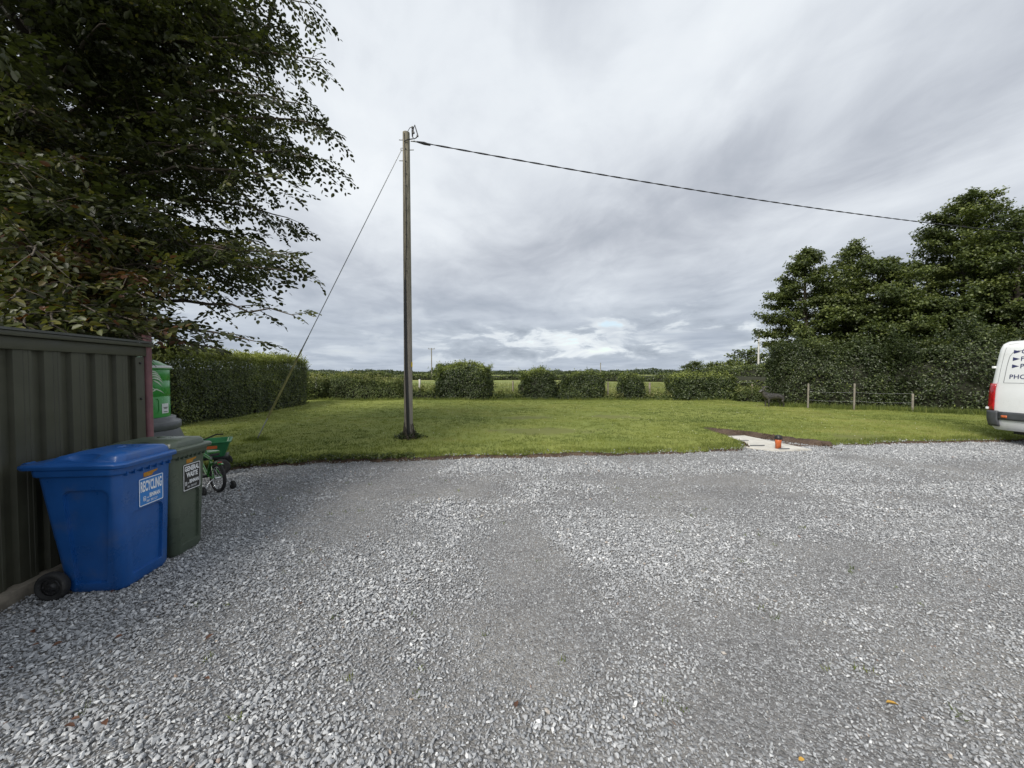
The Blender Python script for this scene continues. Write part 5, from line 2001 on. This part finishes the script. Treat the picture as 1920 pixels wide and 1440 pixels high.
seam([(.135, 1.36), (.14, 1.7), (.15, 2.02), (.155, 2.16), (.16, 2.27)], .004)
seam([(.16, 2.255), (.7, 2.265), (2.6, 2.27)], .004)
seam([(.24, 1.39), (.25, 1.75), (.27, 1.97), (.32, 2.06), (.42, 2.10), (1.2, 2.10), (2.0, 2.10)], .006, 'panel_outline')
seam([(.24, 1.385), (1.0, 1.385), (2.2, 1.385)], .005, 'panel_outline')
for z in (.80, 1.74):
    MB().box((-.955 + .05 * (z > 1.3), -(lean(z)) + .012, z), (.07, .05, .05)).build('door_hinge', M['vanwhite'], van, .006)
MB().lathe([(.055, 0), (.06, .03), (.05, .085), (.001, .09)], 14, Matrix.Translation((-.42, -.95, 2.35))).build('roof_fitting', M['black'], van)
MB().lathe([(.03, 0), (.028, .10), (.001, .11)], 12, Matrix.Translation((-.62, -.80, 2.31))).build('roof_vent', M['white'], van)
# lettering on the side
def side_mtx(l, z):
    kw = 1.0
    slope = (van_half(2.02) - van_half(1.36)) / .66
    return frame_matrix((-van_half(z) - .004, -(l + lean(z) * max(0, 1 - l / .6)), z), (0, -1, 0), (-slope, 0, 1))


for z, l, ch in ((2.035, .34, 'C'), (1.875, .345, 'F'), (1.715, .35, 'P')):
    mb = MB()
    mb.add([(0, 0, 0), (.12, .042, 0), (0, .084, 0)], [(0, 1, 2)])
    a_ = mb.build('arrow_mark', M['navy'], van)
    a_.matrix_local = side_mtx(l, z)
    decal(van, text_mesh(ch, .098, .012), M['navy'], side_mtx(l + .155, z - .004))
decal(van, text_mesh('PHO', .10, .010, spacing=1.05), M['navy'], side_mtx(.335, 1.475))
# wheels, glass and lamps of the part outside the picture
for l in (1.05, 4.35):
    for s in (-1, 1):
        wm = Matrix.Translation((s * .85, -l, .34)) @ Matrix.Rotation(R(90), 4, 'Y')
        w = MB().lathe([(.20, -.10), (.31, -.11), (.34, -.08), (.34, .08), (.31, .11), (.20, .10)], 32, wm, caps=False).build('wheel', M['rubber'], van)
        MB().lathe([(.20, -.09), (.19, -.06), (.05, -.07), (.001, -.07)], 24, wm, caps=False).build('rim', M['steel'], w)
        MB().lathe([(.20, .09), (.19, .06), (.05, .07), (.001, .07)], 24, wm, caps=False).build('rim', M['steel'], w)
side_strip('door_window', 3.0, 3.75, 1.45, 1.98, M['darkglass'], .006, 4, 4)
MB().box((0, -.05, .50), (1.78, .16, .26)).build('rear_bumper', M['vangrey'], van, .03)
MB().box((0, -2.4, .30), (1.5, 4.2, .12)).build('underbody', M['black'], van)

# ------------------------------------------------------------------ overhanging beech
TB = np.array([-8.1, 6.6, 0.0])
beech = empty('beech_tree', TB)
tag(beech, 'large dark copper green beech overhanging the shed, its leafy branches filling the corner', 'tree')
rb_ = np.random.default_rng(21)
HB = 11.5
tr = MB()
tr.tube([(0, 0, -.1), (.05, 0, 1.5), (.1, .05, 4), (.0, .1, 7), (.05, 0, 10.5)], [.42, .33, .27, .18, .04], 14)
tr.build('trunk', M['bark'], beech)
limbs = MB()
twigs = MB()
LP, LD, LN, LT, LS = [], [], [], [], []


def spray(p, d, length, nrm, n_leaf, tone, size):
    """one twig with leaves set alternately in a flat spray"""
    d = d / np.linalg.norm(d)
    side = np.cross(d, nrm)
    side /= max(np.linalg.norm(side), 1e-6)
    t = (np.arange(n_leaf) + rb_.random(n_leaf) * .6) / n_leaf
    sag_ = np.array([0, 0, -1.0])
    pos_ = p + d * (t * length)[:, None] + sag_ * (t ** 2 * length * .34)[:, None]
    s = np.where(np.arange(n_leaf) % 2 == 0, 1.0, -1.0)
    dr = d * .75 + side * s[:, None] * .85 + rb_.normal(0, .22, (n_leaf, 3)) + sag_ * .15
    LP.append(pos_ + side * s[:, None] * .006)
    LD.append(dr)
    LN.append(nrm + rb_.normal(0, .38, (n_leaf, 3)))
    LT.append(np.clip(tone + rb_.normal(0, .16, n_leaf), 0, 1))
    LS.append(size * rb_.uniform(.7, 1.2, n_leaf))


def limb(start, tip, lift, width, n_sub, size, tone, r0, dens=1.0, twig_geo=True):
    """bough with herring-bone side branches carrying sprays"""
    start, tip = np.array(start, dtype=float), np.array(tip, dtype=float)
    L = np.linalg.norm(tip - start)
    c1 = start + (tip - start) * .35 + np.array([0, 0, lift])
    c2 = start + (tip - start) * .75 + np.array([0, 0, lift * .75])
    cur = bez([start, c1, c2, tip], 13)
    cur[1:-1] += rb_.normal(0, .03, (11, 3))
    limbs.tube(cur - TB, list(np.linspace(r0, .006, 13)), 6, False)
    for k in range(n_sub):
        t = .16 + .84 * (k + rb_.random()) / n_sub
        q = t * 12
        i0 = min(int(q), 11)
        p = cur[i0] + (cur[i0 + 1] - cur[i0]) * (q - i0)
        d = cur[min(i0 + 1, 12)] - cur[max(i0 - 1, 0)]
        d /= np.linalg.norm(d)
        sd = np.cross(d, [0, 0, 1.0])
        sd /= np.linalg.norm(sd)
        s = 1 if k % 2 else -1
        sl = width * (1.08 - .75 * t) * rb_.uniform(.6, 1.15)
        dd = d * .75 + sd * s * rb_.uniform(.55, 1.0) + np.array([0, 0, rb_.normal(-.12, .50)])
        dd /= np.linalg.norm(dd)
        e = p + dd * sl + np.array([0, 0, -.10 * sl])
        if twig_geo:
            twigs.tube([p - TB, (p + e) / 2 - TB + np.array([0, 0, .02 * sl]), e - TB], [.012 * (1.2 - t) + .003, .006, .002], 4, False)
        m = max(3, int(sl / .085 * dens))
        nrm = np.array([0, 0, 1.0]) + rb_.normal(0, .42, 3)
        tn = tone + rb_.normal(0, .10)
        for j in range(m):
            f = (j + .4) / m
            pp2 = p + (e - p) * f
            sd2 = np.cross(dd, nrm)
            sd2 /= np.linalg.norm(sd2)
            s2 = 1 if j % 2 else -1
            d2 = dd * .8 + sd2 * s2 * .8 + rb_.normal(0, .2, 3)
            tl_ = (.16 + .28 * (1 - f)) * rb_.uniform(.6, 1.2) * min(1, .5 + sl)
            spray(pp2, d2, tl_, nrm, max(3, int(tl_ / .034)), tn, size)
        spray(e, dd, .16, nrm, 5, tn, size)
    spray(tip, cur[-1] - cur[-2], .2, np.array([0, 0, 1.0]), 7, tone, size)


# outer boughs: their tips stand where the outline of the crown is
TIPS = [(612, 8, 6.4, .5), (560, 60, 6.8, .4), (628, 112, 6.3, .45), (600, 196, 6.0, .5), (650, 243, 6.2, .5), (640, 300, 6.0, .45), (560, 338, 5.7, .4), 
        (582, 485, 5.6, .4), (548, 506, 5.2, .3), (450, 470, 5.0, .35), (578, 592, 5.2, .25), (505, 640, 4.7, .22), (440, 655, 4.5, .2), (380, 648, 4.3, .2),
        (330, 600, 4.2, .25), (300, 655, 4.1, .2), (520, 150, 6.2, .5), (470, 230, 5.8, .5), (430, 90, 6.0, .5), (350, 30, 6.0, .5), (500, 20, 6.3, .5)]
for px, py, Y, lf in TIPS:
    tp = np.array(at(px - 26, py, Y))
    st0 = TB + np.array([.1, 0, max(1.6, min(9.5, tp[2] * .92 + .5))])
    low_ = py > 545
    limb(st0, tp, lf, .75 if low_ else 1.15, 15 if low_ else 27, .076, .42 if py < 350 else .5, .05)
# nearer lower boughs hanging over the shed roof, lighter olive leaves
for px, py, Y in ((250, 600, 3.9), (180, 585, 3.7), (90, 600, 3.3), (20, 560, 3.3), (140, 540, 3.8), (60, 480, 3.6), (260, 520, 4.3), (330, 520, 4.6), (200, 450, 4.2), (300, 400, 4.8), (90, 380, 4.0), (20, 300, 4.0), (150, 300, 4.6), (60, 200, 4.5), (230, 620, 3.8), (120, 615, 3.5), (30, 605, 3.2), (275, 560, 4.0), (-60, 560, 3.2), (-80, 420, 3.6), (205, 618, 3.6), (100, 612, 3.3), (45, 606, 3.15), (262, 640, 3.8), (160, 612, 3.5), (285, 632, 3.95), (240, 630, 3.7)):
    tp = np.array(at(px, py, Y))
    st0 = TB + np.array([.15, -.1, max(1.9, min(7, tp[2] + .35))])
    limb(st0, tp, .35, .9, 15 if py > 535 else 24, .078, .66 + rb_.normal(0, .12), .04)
# filler boughs all round, so that the crown is deep and dark
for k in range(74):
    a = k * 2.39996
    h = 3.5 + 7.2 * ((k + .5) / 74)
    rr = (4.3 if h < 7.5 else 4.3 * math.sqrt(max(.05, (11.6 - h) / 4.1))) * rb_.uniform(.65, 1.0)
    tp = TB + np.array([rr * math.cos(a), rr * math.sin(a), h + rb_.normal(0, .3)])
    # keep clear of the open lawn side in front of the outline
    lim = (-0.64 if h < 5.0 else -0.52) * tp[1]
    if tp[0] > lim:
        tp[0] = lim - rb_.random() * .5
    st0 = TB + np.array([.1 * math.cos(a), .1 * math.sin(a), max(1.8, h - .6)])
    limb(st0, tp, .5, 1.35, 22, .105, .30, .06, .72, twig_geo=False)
limbs.build('boughs', M['bark'], beech)["kind"] = "stuff"
twigs.build('twigs', M['bark'], beech)["kind"] = "stuff"
P, Dd, Nn, T, S = (np.concatenate(q) for q in (LP, LD, LN, LT, LS))
print('beech leaves', len(P))
# the leaves that show largest become leaves of their own
keepz = ~((P[:, 2] < 1.98) & (P[:, 0] < -3.4) & (P[:, 1] < 4.1))
keepz &= ~((P[:, 1] < 1.6)) & (P[:, 2] > 1.84 + .02 * np.abs(P[:, 1] - 4)) & ~((P[:, 2] < 2.1) & (P[:, 1] > 5.2))
P, Dd, Nn, T, S = P[keepz], Dd[keepz], Nn[keepz], T[keepz], S[keepz]
inview = (np.abs(P[:, 0] / P[:, 1]) < 1.34) & (P[:, 2] < 4.2)
score = np.where(inview, S / P[:, 1], 0)
idx = np.argsort(-score)
hero, rest = idx[:300], idx[300:]
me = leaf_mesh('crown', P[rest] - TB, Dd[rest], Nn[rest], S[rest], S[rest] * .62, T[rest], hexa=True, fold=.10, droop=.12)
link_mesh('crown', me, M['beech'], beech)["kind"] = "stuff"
variants = []
for k in range(8):
    tq = .30 + .09 * k
    variants.append(leaf_mesh('leaf', np.zeros((1, 3)), np.array([[1., 0, 0]]), np.array([[0, 0, 1.]]), 1.0, .62, np.array([tq]), hexa=True, fold=.08 + .012 * k, droop=.05 + .03 * k))
    variants[-1].materials.append(M['beech'])
for q in hero:
    d = Vector(Dd[q]).normalized()
    s_ = d.cross(Vector(Nn[q])).normalized()
    n__ = s_.cross(d)
    o_ = bpy.data.objects.new('leaf', variants[int(np.clip((T[q] - .30) / .09, 0, 7))])
    COL.objects.link(o_)
    o_.parent = beech
    mt = Matrix((d, -s_, n__)).transposed().to_4x4() @ Matrix.Scale(S[q], 4)
    mt.translation = Vector(P[q] - TB)
    o_.matrix_local = mt

# ------------------------------------------------------------------ fallen leaves on the gravel
def fallen(px, py, size, mat, label, group, yaw, curl=.25):
    g = gnd(px, py)
    o_ = link_mesh('fallen_leaf', leaf_mesh('fallen_leaf', np.zeros((1, 3)), np.array([[1., 0, 0]]), np.array([[0, .1, 1.]]), size, size * .55, np.array([.5]), hexa=True, fold=curl, droop=.1), mat)
    o_.location = (g.x, g.y, .028)
    o_.rotation_euler = (random.uniform(-.3, .3), random.uniform(-.25, .1), yaw)
    return tag(o_, label, 'leaf', group)


fallen(1660, 1328, .055, M['yellowleaf'], 'bright yellow fallen leaf alone on the gravel', None, -.3)
fallen(1497, 1438, .03, M['yellowleaf'], 'tiny yellow leaf scrap at the bottom edge of the gravel', None, .2)
for k, (px, py) in enumerate(((968, 1338), (150, 1357), (195, 1362), (120, 1372), (210, 1118), (118, 1212), (75, 1215), (385, 1280), (60, 1190), (25, 1262), (690, 1010), (385, 1208), (230, 1200), (560, 1142))):
    fallen(px, py, random.uniform(.03, .05), M['deadleaf'], 'dark brown dead leaf lying on the gravel', 'brown dead leaves on the gravel', random.uniform(0, 6))

# small weeds coming up through the gravel
n_ = 70
wx_ = rng.uniform(-3.2, 3.0, n_)
wy_ = rng.uniform(1.7, 6.5, n_)
kk = (np.abs(wx_) < 1.3 * wy_) & ~((wx_ < -2.7) & (wy_ < 4.2))
wx_, wy_ = wx_[kk], wy_[kk]
tag(blades('gravel_weeds', wx_, wy_, np.full(len(wx_), .004), .018 + .03 * rng.random(len(wx_)), .006, np.clip(rng.normal(.25, .2, len(wx_)), 0, 1), M['grass'], 1.1, 9, .016), 'tiny green weed sprigs coming up through the gravel', 'weeds', kind='stuff')
